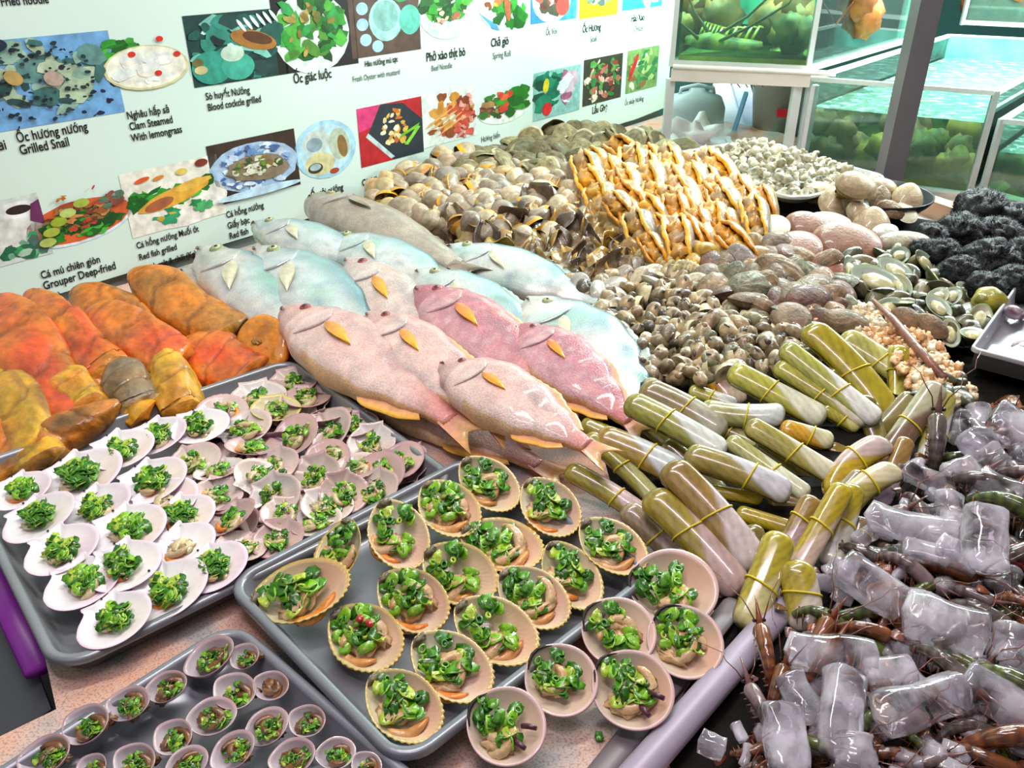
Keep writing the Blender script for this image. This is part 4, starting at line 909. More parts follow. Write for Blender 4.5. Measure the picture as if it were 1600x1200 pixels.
# orange peeled meat
om = []
for i, (a, b) in enumerate([('e0a468', 'f0cfa0'), ('e8b880', 'c98a50'), ('e6d6b0', 'c2ae84'), ('d99a5c', 'e6c49a')]):
    q = MB()
    for k in range(4): blob(q, (-.3+.2*k, R.uniform(-.1, .1), R.uniform(-.05, .1)), (.2, .16, .14), C(a), .35, 2.4, i*5+k, 12, 8, c2=C(b))
    om.append(q.mesh('shellfish_meat', 'meat'))
heap([(1262, 492), (1340, 478), (1400, 500), (1460, 540), (1500, 590), (1470, 612), (1430, 600), (1390, 560), (1320, 520)], 95, om, 42, 'shellfish_meat', 'pale orange peeled shellfish meat in the strip above the razor clams', 'shellfish meat', 'peeled shellfish meat', dz=.008, tilt=.4, ang=(30, 30), seed=14)
st = MB(); a, b = P(1365, 470, .10), P(1475, 590, .085); tube(st, [a, a.lerp(b, .3)+Vector((0, 0, .004)), a.lerp(b, .65), b], [.004, .006, .007, .005], C('8a5a4a'), 8)
thing('stick', 'thin reddish brown stick lying across the peeled meat', 'stick', Matrix.Identity(4), st.mesh('stick', 'wet'))
heap([(1420, 590), (1500, 575), (1520, 620), (1450, 640)], 22, om[2:]+gc[:1], 40, 'shellfish_meat', 'beige scrap of shellfish meat beside the prawn heap', 'shellfish meat', 'beige scraps by the prawns', dz=.01, tilt=.5, seed=15)
# black urchins
def urchin(seed):
    mb = MB(); blob(mb, (0, 0, 0), (.46, .44, .36), C('050506'), .14, 3.2, seed, 40, 24, c2=C('0c0c0f')); q = random.Random(seed)
    for i in range(1700):
        d = Vector((q.gauss(0, 1), q.gauss(0, 1), q.gauss(.25, .9))).normalized(); b = Vector((d.x*.42, d.y*.4, d.z*.32)); t = b+(d+Vector((q.gauss(0, .35), q.gauss(0, .35), q.gauss(0, .3)))).normalized()*q.uniform(.06, .13)
        s = d.cross(Vector((.3, .5, .8))).normalized()*.009; u = d.cross(s).normalized()*.009
        mb.add([b+s, b-s*.5+u, b-s*.5-u, t], [(0, 1, 3), (1, 2, 3), (2, 0, 3)], C('0e0e12') if i % 6 else C('3a3a44'))
    return mb.mesh('sea_urchin', 'urchin', True)
ur = [urchin(i+1) for i in range(3)]
for i, (x, y, w, d) in enumerate([(1533, 330, 84, 'highest, centre back'), (1592, 345, 70, 'at the right picture edge, back'), (1500, 368, 84, 'left centre, below the highest'), (1560, 372, 78, 'between the highest and the right edge'), (1455, 372, 56, 'leftmost small, beside the clam dish'), (1470, 400, 66, 'left front'), (1545, 412, 90, 'large front centre'),
      (1598, 402, 72, 'right edge, middle'), (1500, 428, 66, 'lower left of the front'), (1585, 445, 72, 'nearest, at the right edge'), (1540, 452, 66, 'nearest, above the yellow snail'), (1440, 392, 44, 'tiny, lying lowest at the left')]):
    one(x, y, w*1.04, ur[i % 3], 'sea_urchin', 'black spiny sea urchin, '+d, 'sea urchin', i*70, (R.gauss(0, .3), -.3, 1), .022, group='black sea urchins')
# tray of small white snails
corn = [P(1022, 243, .115), P(1242, 312, .115), P(1322, 262, .115)]
e1 = corn[1]-corn[0]; e2 = corn[2]-corn[1]; c0 = corn[0]
print('snail tray', e1.length, e2.length, e1.angle(e2)*57.3)
me = tray_mesh(e1.length, e2.length, .02, .009, .05, C('b9bdb8')).mesh('steel_tray', 'steel')
x = e1.normalized(); yv = Vector((-x.y, x.x, 0)); yv = yv if yv.dot(e2) > 0 else -yv
cen = c0+e1/2+yv*e2.length/2; cen.z = .095
thing('steel_tray', 'shiny steel tray heaped with tiny white snails under the fish tank stand', 'tray', frame(cen, x, (0, 0, 1)), me)
ws = []
for i, (a, b) in enumerate([('d3ccb4', '9a917a'), ('c2b99e', '7c7460'), ('e6e2d2', 'b5ac94'), ('b0a686', '6c644c')]):
    ws.append(norm_mesh(snail(2.2, .5, .3, .25, C(a), C(b), n=26, m=8, openc=C('e6e0cc')), 1).mesh('white_snail', 'shell'))
    q = MB(); blob(q, (0, 0, 0), (.5, .44, .4), C(a), .12, 1.6, i, 14, 9, c2=C(b)); blob(q, (.3, 0, .2), (.18, .16, .14), C(b), .1, 2, i+3, 10, 7); ws.append(q.mesh('white_snail', 'shell'))
k = 0; lx, ly = e1.length-.05, e2.length-.05; gx, gy = 20, 15
for lay, (gx, gy, z0) in enumerate(((19, 14, .012), (12, 9, .036), (6, 5, .055))):
    for i in range(gx):
        for j in range(gy):
            if lay == 0 and 2 < i < gx-3 and 2 < j < gy-3: continue
            u = (i+.5)/gx-.5+R.uniform(-.02, .02); v_ = (j+.5)/gy-.5+R.uniform(-.02, .02)
            f_ = (1, .8, .5)[lay]; p = cen+x*u*lx*f_+yv*v_*ly*f_; p.z += z0+R.uniform(-.003, .004); s = R.uniform(.021, .03)
            t = R.uniform(.8, 1.15); thing('white_snail', 'tiny white and grey snail heaped in the steel tray', 'snail', frame(p, (R.gauss(0, 1), R.gauss(0, 1), 0), rdir(.6), s), ws[R.randrange(8)], (t, t, t*.97), 'white snails in the steel tray')
# right hand box of pinkish squid
rp = [P(1522, 572, .05), P(1612, 440, .05), P(1760, 590, .05)]
e1 = (rp[1]-rp[0]); L1 = e1.length; x = e1.normalized(); x.z = 0; x.normalize(); yv = Vector((x.y, -x.x, 0)); yv = yv if yv.x > 0 else -yv
cen = rp[0]+x*L1/2+yv*.16; cen.z = .052
thing('steel_box', 'straight sided steel box of pinkish squid at the right picture edge', 'tray', frame(cen, x, (0, 0, 1)), tray_mesh(L1+.04, .34, .034, .006, .012, C('b5b5ba'), wall=.003).mesh('steel_box', 'steel'))
sq = []
for i in range(3):
    q = MB(); pts = [Vector((-.5+.1*t, .12*math.sin(t*.5+i), .05*math.sin(t+i))) for t in range(11)]
    tube(q, pts, [.04, .12, .16, .17, .17, .16, .15, .12, .09, .07, .03], [mixc(C('d9c4cc'), C('8f6a78'), .5+.5*math.sin(t*1.3+i)) for t in range(11)], 12, .6)
    blob(q, (.3, .1, .05), (.1, .1, .05), C('f0e6ea'), .2, 2, i); sq.append(q.mesh('squid', 'wet'))
for i in range(120):
    p = cen+x*R.uniform(-.43, .5)*L1+yv*R.uniform(-.145, .12); p.z = .062+R.uniform(0, .03)
    thing('squid', 'small pinkish white squid in the steel box at the right edge', 'squid', frame(p, (R.gauss(0, 1), R.gauss(0, 1), 0), rdir(.3), R.uniform(.05, .08)), sq[i % 3], None, 'squid in the steel box')
# ------------------------------------------------------------------ prawn crate rail, ice and prawns
def rail(name, label, pa, pb, za, zb, r, colr, mat, flat=.8):
    q = MB(); a = P(*pa, za); b = P(*pb, zb); tube(q, [a+(b-a)*t for t in (0, .02, .5, .98, 1)], [r*.8, r, r, r, r*.8], colr, 14, flat); return thing(name, label, 'rail', Matrix.Identity(4), q.mesh(name, mat))
rail('crate_rail', 'thick greyish lilac rounded rail edging the prawn heap', (960, 1250), (1262, 905), .012, .03, .015, C('a598a8'), 'satin')
rail('counter_strip', 'flat grey metal strip left of the lilac rail', (905, 1250), (1150, 940), .004, .012, .012, C('7a7274'), 'satin', .35)
def icemesh(kind, seed):
    q = random.Random(seed); mb = MB(); n = 14; m = 16; v = []
    for i in range(n):
        s = i/(n-1); e = min(s, 1-s); k = min(1, e/.07)**.5 if e < .07 else 1; k = max(k, .02)
        for j in range(m):
            a = 2*PI*j/m; ca, sa = math.cos(a), math.sin(a); pw = .72 if kind else 1
            r = 1+.3*mnoise.noise(Vector((s*2.5, ca, sa+seed*5)))
            v.append(((s-.5)+.02*mnoise.noise(Vector((ca, sa, seed))), .5*math.copysign(abs(ca)**pw, ca)*k*r, .5*math.copysign(abs(sa)**pw, sa)*k*r))
    f = gridf(n, m, False, True); f.append(tuple(range(m-1, -1, -1))); f.append(tuple((n-1)*m+j for j in range(m)))
    mb.add(v, [t[::-1] for t in f], C('ffffff')); return mb.mesh('ice_chunk', 'ice')
ic = [icemesh(i % 2, i+1) for i in range(6)]
ices = [(1425, 822, 150, 52, 12, 'long clear rounded ice piece beside the razor clams', .07), (1538, 842, 135, 62, 75, 'upright white ice piece at the right with a bright ridge', .08), (1497, 866, 74, 50, 20, 'cloudy small ice block left of the upright piece', .065), (1362, 915, 125, 62, 22, 'smooth milky ice cylinder below the nearest razor clams', .06),
 (1477, 972, 136, 80, 14, 'big rectangular ice block with rounded corners', .065), (1447, 864, 76, 32, 15, 'thin frosty ice sliver under the long clear piece', .06), (1487, 798, 72, 46, 60, 'amber tinted ice chunk above the upright piece', .07), (1450, 750, 92, 34, 8, 'dark clear ice sliver under the razor clam pair', .06),
 (1300, 1022, 155, 62, 5, 'clear ice bar lying crosswise, leftmost of the large ones', .055), (1316, 1112, 170, 62, 84, 'long white ice stick pointing at the viewer', .05), (1440, 1098, 185, 66, -18, 'long pinkish transparent ice bar slanting up right', .055), (1225, 1155, 125, 62, 72, 'ice piece beside the lilac rail at the bottom', .04),
 (1584, 1010, 74, 60, 80, 'grey ice block cut by the right picture edge', .06), (1112, 1165, 46, 36, 20, 'small lone white ice lump next to the lilac rail', .025), (1336, 1176, 66, 62, 80, 'pale ice lump at the bottom centre', .045), (1556, 1088, 112, 62, 20, 'grey cloudy ice slab over red shells', .055),
 (1538, 702, 76, 56, 40, 'clear ice cube near the steel box', .065), (1582, 668, 80, 60, 20, 'frosted ice cube by the right edge, upper', .065), (1562, 760, 76, 44, 20, 'ice sliver lying over greenish prawns', .06), (1500, 738, 62, 40, -20, 'small ice cube right of the yellow-banded pair', .06), (1250, 1090, 90, 50, 60, 'crushed ice piece between prawn heads', .045), (1390, 1050, 90, 46, -10, 'transparent ice wedge beneath the crosswise bar', .05)]
for i, (x, y, w, h, a, d, z) in enumerate(ices):
    p = P(x, y, z+.015); s = depth(p)/F
    thing('ice_chunk', d, 'ice', frame(p, px_dir(x, y, a, z), (R.gauss(0, .15), -.4, 1), (w*s*.95, h*s*1.0, h*s*.75)), ic[i % 6], None, 'large ice pieces on the prawns')
PR = [(1160, 1130), (1255, 1000), (1290, 900), (1380, 800), (1430, 730), (1500, 660), (1640, 610), (1680, 1240), (1120, 1240)]
for x, y in scatter(PR, 150, seed=21):
    z = zf(x, y)+.008; p = P(x, y, z); s = R.uniform(22, 58)*depth(p)/F
    thing('ice_cube', 'small broken ice bit scattered over the prawns', 'ice', frame(p, px_dir(x, y, R.uniform(0, 360), z), rdir(.5), (s, s*R.uniform(.4, .7), s*R.uniform(.3, .6))), ic[R.randrange(6)], None, 'small ice bits on the prawns')
def prawn(c1, c2, seed):
    N = 40; pts = []; rad = []; cs = []
    for i in range(N):
        s = i/(N-1); a = -.2+1.9*s**1.3
        pts.append(Vector((-.42+.75*s*math.cos(a*.35), .0, .16*math.sin(PI*s)*1.0-.12*s))); 
        seg = (s*8) % 1; rad.append((.095*(1-.55*s)*min(1, (s+.03)/.12)**.6)*(1+.06*(1-seg) if s > .33 else 1)); k = mixc(c1, c2, .5+.5*math.sin(s*50)) if s > .33 else mixc(c1, c2, s)
        cs.append(mixc(k, C('3a2f1c'), .35 if (s > .33 and seg > .86) else 0))
    b = MB(); tube(b, pts, rad, cs, 12, 1.15); body = b.mesh('body', 'prawn')
    h = MB(); tube(h, [(-.4, 0, .04), (-.48, 0, .09), (-.6, 0, .13), (-.7, 0, .15)], [.045, .03, .014, .003], mixc(c1, C('7a2a1c'), .5), 8)
    for s_ in (-1, 1): blob(h, (-.46, s_*.05, .06), (.022, .02, .022), C('0b0b0b'), 0)
    head = h.mesh('rostrum', 'prawn')
    t = MB()
    for a in (-.36, -.18, 0, .18, .36):
        tube(t, [(.3, 0, -.1), (.3+.1*math.cos(a), .1*math.sin(a), -.12), (.3+.16*math.cos(a), .16*math.sin(a), -.13)], [.018, .036, .012], mixc(c1, C('8a3a1c'), .5), 8, .35)
    tail = t.mesh('tail_fan', 'prawn')
    q = random.Random(seed); an = []
    for s_ in (-1, 1):
        m_ = MB(); tube(m_, [Vector((-.45-.28*k/5*2, s_*(.03+.06*k)+q.uniform(-.03, .03), .08+.1*math.sin(k*.7)+q.uniform(-.02, .02))) for k in range(7)], [.008, .007, .006, .005, .004, .003, .002], C('7a3a28'), 5); an.append(m_.mesh('antenna', 'prawn'))
    l = MB()
    for k in range(9):
        for s_ in (-1, 1): tube(l, [(-.36+.07*k, s_*.04, .0), (-.39+.07*k, s_*.07, -.08), (-.43+.07*k, s_*.07, -.18)], [.012, .009, .003], mixc(c1, C('8a4030'), .6), 5)
    return [('body', body, [('rostrum', head)]), ('tail_fan', tail, None), ('antenna', an[0], None), ('antenna', an[1], None), ('leg_row', l.mesh('leg_row', 'prawn'), None)]
pw = [prawn(C('6a6058'), C('4a3c34'), 1), prawn(C('5f6a2c'), C('3c4420'), 2), prawn(C('8a5028'), C('5a2c18'), 3), prawn(C('8a7474'), C('5c4444'), 4)]
hand = [(1560, 1062, 190, 205, 1, 'long olive green prawn under the grey ice slab', .06), (1550, 1160, 210, 180, 2, 'big amber prawn in the bottom right corner', .05), (1330, 985, 130, 190, 2, 'reddish prawn head beside the clear ice bar', .05), (1200, 1040, 150, 75, 2, 'orange-brown prawn by the rail, feelers up', .04), (1195, 1130, 140, 60, 3, 'grey prawn lying along the lilac rail', .035),
 (1560, 790, 170, 200, 1, 'yellow-green striped prawn at the right edge', .065), (1520, 755, 150, 190, 0, 'dark prawn below the yellow-banded pair', .065), (1400, 880, 130, 205, 3, 'translucent prawn between the two long ice pieces', .055), (1590, 945, 120, 200, 2, 'orange prawn at the right edge beside the rectangular block', .06), (1270, 1050, 150, 130, 2, 'rust coloured prawn under the crosswise ice bar', .045), (1460, 1030, 150, 215, 0, 'dark spiky prawn head right of the crosswise ice bar', .06)]
for x, y, w, a, k, d, z in hand:
    p = P(x, y, z+.006); thing('prawn', d, 'prawn', frame(p, px_dir(x, y, a, z), (R.gauss(0, .2), -.3, 1), w*1.05*depth(p)/F), pw[k], group='prawns on ice')
for x, y in scatter(PR, 112, seed=22):
    z = zf(x, y)+R.uniform(-.006, .008); p = P(x, y, z)
    thing('prawn', 'raw grey-brown prawn tangled in the ice at the lower right', 'prawn', frame(p, px_dir(x, y, R.gauss(200, 50), z), (R.gauss(0, .5), -.3+R.gauss(0, .4), 1), R.uniform(120, 165)*depth(p)/F), pw[R.choice((0, 2, 3, 0, 1, 3))], (R.uniform(.75, 1.1),)*3, 'raw prawns in the ice')
rd = MB()
for k in range(6): blob(rd, (R.uniform(-.3, .3), R.uniform(-.3, .3), R.uniform(-.1, .1)), (.25, .2, .12), C('8a1428'), .3, 2, k, c2=C('c23a3a'))
one(1590, 872, 50, rd.mesh('crab_shell', 'wet'), 'crab_shell', 'deep red crab shell piece at the right edge beside upright ice', 'crab', 0, dz=.01); one(1572, 1110, 62, bpy.data.meshes['crab_shell'], 'crab_shell', 'deep red crab shell piece under the grey ice slab', 'crab', 30, dz=.0)
# ------------------------------------------------------------------ left corner: lilac strip and grey board
q = MB(); a, b = P(-60, 790, -.02), P(66, 1045, -.02); tube(q, [a, a.lerp(b, .5), b], [.017]*3, C('8a2a9a'), 12, .5)
thing('plastic_roll', 'purple plastic edging left of the scallop tray, in the lower left', 'edging', Matrix.Identity(4), q.mesh('plastic_roll', 'plastic'))
q = MB(); pts = [P(-120, 850, -.05), P(-10, 870, -.05), P(80, 1108, -.035), P(20, 1150, -.04), P(-160, 1230, -.05)]
v = [p for p in pts]+[p-Vector((0, 0, .4)) for p in pts]; n = 5
q.add(v, [(0, 1, 2, 3, 4), (9, 8, 7, 6, 5)]+[(i, i+n, (i+1) % n+n, (i+1) % n) for i in range(n)], C('3c3c42')); thing('grey_board', 'dark grey panel at the lower left beside the counter', 'panel', Matrix.Identity(4), q.mesh('grey_board', 'satin', False))
# bits of green on the counter
q = MB(); blob(q, (0, 0, 0), (.004, .005, .002), C('3a8a1a'), .4, 3); q = q.mesh('scallion_bit', 'herb')
for x, y in ((936, 1150),): thing('scallion_bit', 'single bit of chopped scallion dropped on the counter near the round clams', 'scallion', Matrix.Translation(P(x, y, .003)), q)
# ------------------------------------------------------------------ tanks
def pane(mb, pts, th, c):
    """a vertical pane through bottom-left, bottom-right, height"""
    a, b, h = pts; d = (b-a).normalized(); nn = Vector((-d.y, d.x, 0))*th/2
    v = [a-nn, b-nn, b+nn, a+nn]; v += [p+Vector((0, 0, h)) for p in v]
    mb.add(v, [(0, 3, 2, 1), (4, 5, 6, 7), (0, 1, 5, 4), (1, 2, 6, 5), (2, 3, 7, 6), (3, 0, 4, 7)], c)
def bar(mb, a, b, r, c): 
    d = (b-a).normalized(); s = d.cross(Vector((0, 0, 1))); s = Vector((1, 0, 0)) if s.length < .1 else s.normalized(); u = s.cross(d)
    v = [p+s*i*r+u*j*r for p in (a, b) for i, j in ((-1, -1), (1, -1), (1, 1), (-1, 1))]
    mb.add(v, [(0, 3, 2, 1), (4, 5, 6, 7), (0, 1, 5, 4), (1, 2, 6, 5), (2, 3, 7, 6), (3, 0, 4, 7)], c)
def tank(name, label, fl, fr, back, z0, z1, zw, rim, posts, backc, gravel, rocks, topwater=True, open_rim=True, legs=None):
    """fl, fr: front corners on plan; back: plan vector front to back"""
    Z = lambda p, z: Vector((p.x, p.y, z))
    bl, br = fl+back, fr+back
    o = []
    g = MB(); 
    for a, b in ((fl, fr), (fr, br), (bl, fl)): pane(g, (Z(a, z0), Z(b, z0), z1-z0), .006, C('ffffff'))
    o.append(('glass_panes', g.mesh('glass_panes', 'glass', False), None))
    bp = MB(); i_ = (fr-fl).normalized()*.008; j_ = back.normalized()*.01
    pane(bp, (Z(bl-j_, z0), Z(br-j_, z0), z1-z0), .004, backc); o.append(('back_panel', bp.mesh('back_panel', 'stone', False), None))
    fm = MB()
    for a, b in ((fl, fr), (fr, br), (br, bl), (bl, fl)):
        bar(fm, Z(a, z0), Z(b, z0), .008, rim)
        if open_rim: bar(fm, Z(a, z1), Z(b, z1), .006, rim)
    for a in (fl, fr, bl, br): bar(fm, Z(a, z0-.01), Z(a, z1+.005), .007, posts)
    o.append(('frame', fm.mesh('frame', 'satin', False), None))
    k = .012; d1 = (fr-fl).normalized()*k; d2 = back.normalized()*k; A = [fl+d1+d2, fr-d1+d2, br-d1-d2, bl+d1-d2]
    gr = MB(); gr.add([Z(p, z0+.004) for p in A]+[Z(p, z0+.02) for p in A], [(3, 2, 1, 0), (4, 5, 6, 7), (0, 1, 5, 4), (1, 2, 6, 5), (2, 3, 7, 6), (3, 0, 4, 7)], gravel); o.append(('gravel', gr.mesh('gravel', 'stone', False), None))
    w = MB(); w.add([Z(p, z0+.02) for p in A]+[Z(p, zw) for p in A], [(3, 2, 1, 0), (0, 1, 5, 4), (1, 2, 6, 5), (2, 3, 7, 6), (3, 0, 4, 7)], C('ffffff'))
    w = w.mesh('water', 'water', False); w['x'] = 1
    s = MB(); s.add([Z(p, zw) for p in A], [(0, 1, 2, 3)], C('ffffff'))
    o.append(('water', w, [('water_surface', s.mesh('water_surface', 'surface', False))] if topwater else None))
    return thing(name, label, 'fish tank', Matrix.Identity(4), o)
FL = Vector((.838, 2.46, 0)); FR = Vector((1.245, 2.235, 0)); BK = Vector((.86, 1.02, 0))
TG = C('2f8f80')
tank('fish_tank', 'open topped green water tank with white metal rim behind the grey post', FL, FR, BK, .0, .267, .19, C('c9ded6'), C('b0c0bc'), C('4fb09a'), C('a8802c'), None)
FR2 = FR+Vector((.012, -.012, 0)); dB = (FR-FL).normalized()
tank('fish_tank', 'lower glass tank at the right edge, with strong white light on its water', FR+dB*.03, FR+dB*.62, BK, -.06, .20, .12, C('b8d8d0'), C('b0c0bc'), C('3a8a74'), C('8a7a40'), None)
tank('fish_tank', 'upper lobster tank on the white stand beside the banner', Vector((.467, 2.585, 0)), Vector((.832, 2.475, 0)), BK*.62, .292, .66, .60, C('d6dcd2'), C('d0dcd6'), C('6fd0b4'), C('c9b84a'), None, open_rim=True)
tank('fish_tank', 'dim far tank with brown weed above the open tank', FL+BK*1.05+Vector((.02, 0, .0)), FL+BK*1.05+dB*1.1, BK*.4, .31, .72, .66, C('a8b8b0'), C('8a9a94'), C('5a4a22'), C('5a4a20'), None)
# stand under the upper tank
def plain(name, label, cat, build, mat, smooth=False, color=None, group=None):
    q = MB(); build(q); return thing(name, label, cat, Matrix.Identity(4), q.mesh(name, mat, smooth), color, group)
A_, B_ = Vector((.467, 2.575, 0)), Vector((.838, 2.465, 0)); dd = (B_-A_).normalized()
def ctop(q): bar(q, A_+Vector((0, -.006, .262)), B_+Vector((0, -.006, .262)), .016, C('ded9d0'))
def crod(q): tube(q, [A_+Vector((0, -.02, .285)), B_+dd*.06+Vector((0, -.02, .285))], [.0075, .0075], C('e6e6dc'), 10)
def cleg(p): return lambda q: bar(q, p+Vector((0, 0, -.3)), p+Vector((0, 0, .25)), .012, C('d3dcda'))
q1, q2, q3, q4, q5 = MB(), MB(), MB(), MB(), MB(); ctop(q1); crod(q2); cleg(B_+dd*-.03)(q3); cleg(A_+dd*.0)(q4); cleg(B_+dd*.015)(q5)
thing('tank_stand', 'white painted metal stand carrying the lobster tank', 'stand', Matrix.Identity(4), [('crossbar', q1.mesh('crossbar', 'satin', False), None), ('pipe', q2.mesh('pipe', 'plastic'), None), ('leg', q3.mesh('leg', 'satin', False), None), ('leg', q4.mesh('leg', 'satin', False), None), ('leg', q5.mesh('leg', 'satin', False), None)])
# grey post
pb = P(1383, 300, .05); plain('post', 'dark grey square steel post rising in front of the tanks', 'post', lambda q: bar(q, Vector((pb.x, pb.y, -.3)), Vector((pb.x, pb.y, 1.9)), .0255, C('6f6c70')), 'satin')
wr = [P(1375, 283, .04), P(1500, 325, .04)]; plain('wooden_rail', 'pale wooden rail at the foot of the open tank', 'rail', lambda q: bar(q, wr[0]+Vector((0, 0, -.02)), wr[1]+(wr[1]-wr[0])*.1+Vector((0, 0, -.02)), .022, C('b89a7c')), 'satin')
# things under the stand
def under(px, py, dist):
    d = ray(px, py); return CAM+d*(dist/d.y)
p = under(1085, 185, 3.0)
jg = MB(); v = []; prof = [(0, -.5), (.46, -.5), (.5, -.45), (.5, .2), (.42, .38), (.15, .45), (.12, .52), (0, .52)]
for i in range(28):
    a = 2*PI*i/28
    for r, z in prof: v.append((r*math.copysign(abs(math.cos(a))**.7, math.cos(a)), r*.7*math.copysign(abs(math.sin(a))**.7, math.sin(a)), z))
jg.add(v, gridf(28, len(prof), True, False), C('b5c4cc')); hd = MB(); tube(hd, [(-.3, 0, .35), (-.28, 0, .5), (0, 0, .56), (.28, 0, .5), (.3, 0, .35)], .035, C('b5c4cc'), 8)
thing('plastic_jug', 'cloudy grey plastic water jug under the tank stand', 'jug', frame(p, (1, 0, 0), (0, 0, 1), .2), [('body', jg.mesh('body', 'plastic'), None), ('handle', hd.mesh('handle', 'plastic'), None)])
q = MB(); blob(q, (0, 0, 0), (.5, .35, .3), C('f0f2f4'), .6, 2.4, 4, 30, 18); p = under(1090, 218, 2.75)
thing('white_plastic_bag', 'crumpled white plastic bag behind the olive oysters', 'bag', frame(p, (1, 0, 0), (0, 0, 1), .19), q.mesh('white_plastic_bag', 'plastic'))
for i, (x0, x1, cc, d) in enumerate(((1122, 1150, 'dfe8f5', 'white blue board leaning left under the stand'), (1152, 1180, 'c9d3f0', 'white blue board leaning right under the stand'))):
    a, b = under(x0, 140, 3.4), under(x1, 232, 3.2); plain('leaning_board', d, 'board', lambda q: bar(q, a, b, .036, C(cc)), 'plastic')
a, b = under(1166, 145, 3.15), under(1138, 232, 3.0); plain('blue_rod', 'thin steel-blue rod crossing in front of the white boards', 'rod', lambda q: bar(q, a, b, .007, C('5a8ab0')), 'plastic')
p = under(1215, 172, 3.1); bk = MB(); v = []
for i in range(24):
    a = 2*PI*i/24
    for r, z in [(0, -.5), (.38, -.5), (.5, .5), (.54, .52), (.54, .56), (.47, .55), (.36, -.44), (0, -.44)]: v.append((r*math.cos(a), r*math.sin(a), z))
bk.add(v, gridf(24, 8, True, False), C('a8aaa8')); tb2 = MB(); box(tb2, (-.02, -.535, .05), (.3, .02, .14), C('c8202c'))
thing('grey_tub', 'grey plastic tub with a red mark under the stand', 'tub', frame(p, (1, 0, 0), (0, 0, 1), .2), [('body', bk.mesh('body', 'plastic'), None), ('red_mark', tb2.mesh('red_mark', 'plastic', False), None, 'red printed mark')])
p = under(1215, 222, 3.0); plain('dark_box', 'brown-black box below the grey tub', 'box', lambda q: box(q, p+Vector((0, 0, -.12)), (.22, .15, .26), C('3a302c')), 'satin')
# tank life
def lobster(sc):
    b = MB(); tube(b, [(-.1+.1*k, 0, .02*math.sin(k)) for k in range(8)], [.06, .12, .14, .13, .11, .1, .08, .04], [mixc(C('b08a20'), C('3a2410'), .5+.5*math.sin(k*2.2)) for k in range(8)], 12)
    l = MB(); q = random.Random(4)
    for k in range(14):
        s = 1 if k % 2 else -1; x0 = -.05+.04*k; c = C('b89a30') if k % 3 else C('c9701c')
        tube(l, [(x0, s*.08, 0), (x0+.1, s*.25, .08), (x0+.25+q.uniform(0, .1), s*.4, -.05), (x0+.4, s*.5, -.16)], [.02, .016, .012, .006], c, 6)
    an = []
    for s in (-1, 1):
        m_ = MB(); tube(m_, [(0, s*.05, .05), (-.1+.5, s*.1, .3), (.75, s*.2, .62), (.9, s*.25, 1.0)], [.022, .016, .012, .006], C('8a4a30'), 6); an.append(('antenna', m_.mesh('antenna', 'prawn'), None))
    return [('body', b.mesh('body', 'rough'), None), ('leg_row', l.mesh('leg_row', 'prawn'), None)]+an
lb = lobster(1)
for x, y, dist, w, a, d in ((1105, 75, 2.74, 140, 0, 'spiny lobster with dark round head low in the lobster tank, near the banner'), (1205, 90, 2.70, 105, 10, 'second spiny lobster on the lobster tank floor, near the white corner')):
    p = under(x, y, dist); thing('lobster', d, 'lobster', frame(p, (1, -.1, 0), (-.1, -.5, 1), w*depth(p)/F), lb, group=None)
q = MB(); blob(q, (0, 0, 0), (.12, .5, .5), C('4a3e1c'), .15, 3, 2, 20, 12); rk = []
for i, (a, b) in enumerate([('b8602c', '6a3a1c'), ('d88a2c', '8a4a1c'), ('9a6a30', '5a3416'), ('c07a28', '8a4418')]):
    q = MB(); [blob(q, (R.uniform(-.25, .25), R.uniform(-.2, .2), R.uniform(-.1, .2)), (.3, .25, .28), C(a), .25, 3, i*4+k, 16, 10, c2=C(b)) for k in range(4)]; rk.append(q.mesh('tank_rock', 'stone'))
for i, (t, u, z, s, lab) in enumerate([(.15, .12, .06, .17, 0), (.38, .1, .05, .15, 0), (.6, .14, .06, .16, 0), (.85, .12, .05, .15, 0), (.3, .4, .06, .22, 0), (.7, .45, .06, .24, 0), (.5, .75, .07, .25, 0), (.1, .6, .06, .2, 0)]):
    p = FL+(FR-FL)*t+BK*u; p.z = z; thing('tank_rock', 'brown ochre rock on the floor of the open tank', 'rock', frame(p, (R.gauss(0, 1), R.gauss(0, 1), 0), (0, 0, 1), s), rk[i % 4], None, 'rocks in the open tank')
for i, (t, u, z, s) in enumerate([(.12, .12, .03, .17), (.3, .2, .0, .15), (.5, .12, .0, .16), (.75, .3, .02, .2), (.25, .5, .0, .2)]):
    p = FR+dB*(.03+.59*t)+BK*u; p.z = z; thing('tank_rock', 'green brown rock in the lower right tank', 'rock', frame(p, (R.gauss(0, 1), R.gauss(0, 1), 0), (0, 0, 1), s), rk[(i+2) % 4], None, 'rocks in the lower right tank')
U0, U1 = Vector((.467, 2.585, 0)), Vector((.832, 2.475, 0))
for i, (t, u, z, s) in enumerate([(.8, .12, .36, .16), (.9, .4, .42, .22), (.35, .5, .38, .25), (.6, .3, .33, .14)]):
    p = U0+(U1-U0)*t+BK*.62*u; p.z = z; thing('tank_rock', 'olive rock in the lobster tank', 'rock', frame(p, (R.gauss(0, 1), R.gauss(0, 1), 0), (0, 0, 1), s), rk[(i+2) % 4], None, 'rocks in the lobster tank')
F0 = FL+BK*1.05+Vector((.02, 0, 0))
for i in range(9):
    p = F0+dB*(.1+.11*i)+BK*.4*.2; p.z = .4+.05*(i % 3); thing('tank_rock', 'dark brown weed covered rock in the dim far tank', 'rock', frame(p, (R.gauss(0, 1), R.gauss(0, 1), 0), (0, 0, 1), .28), rk[i % 3], None, 'rocks in the far tank')
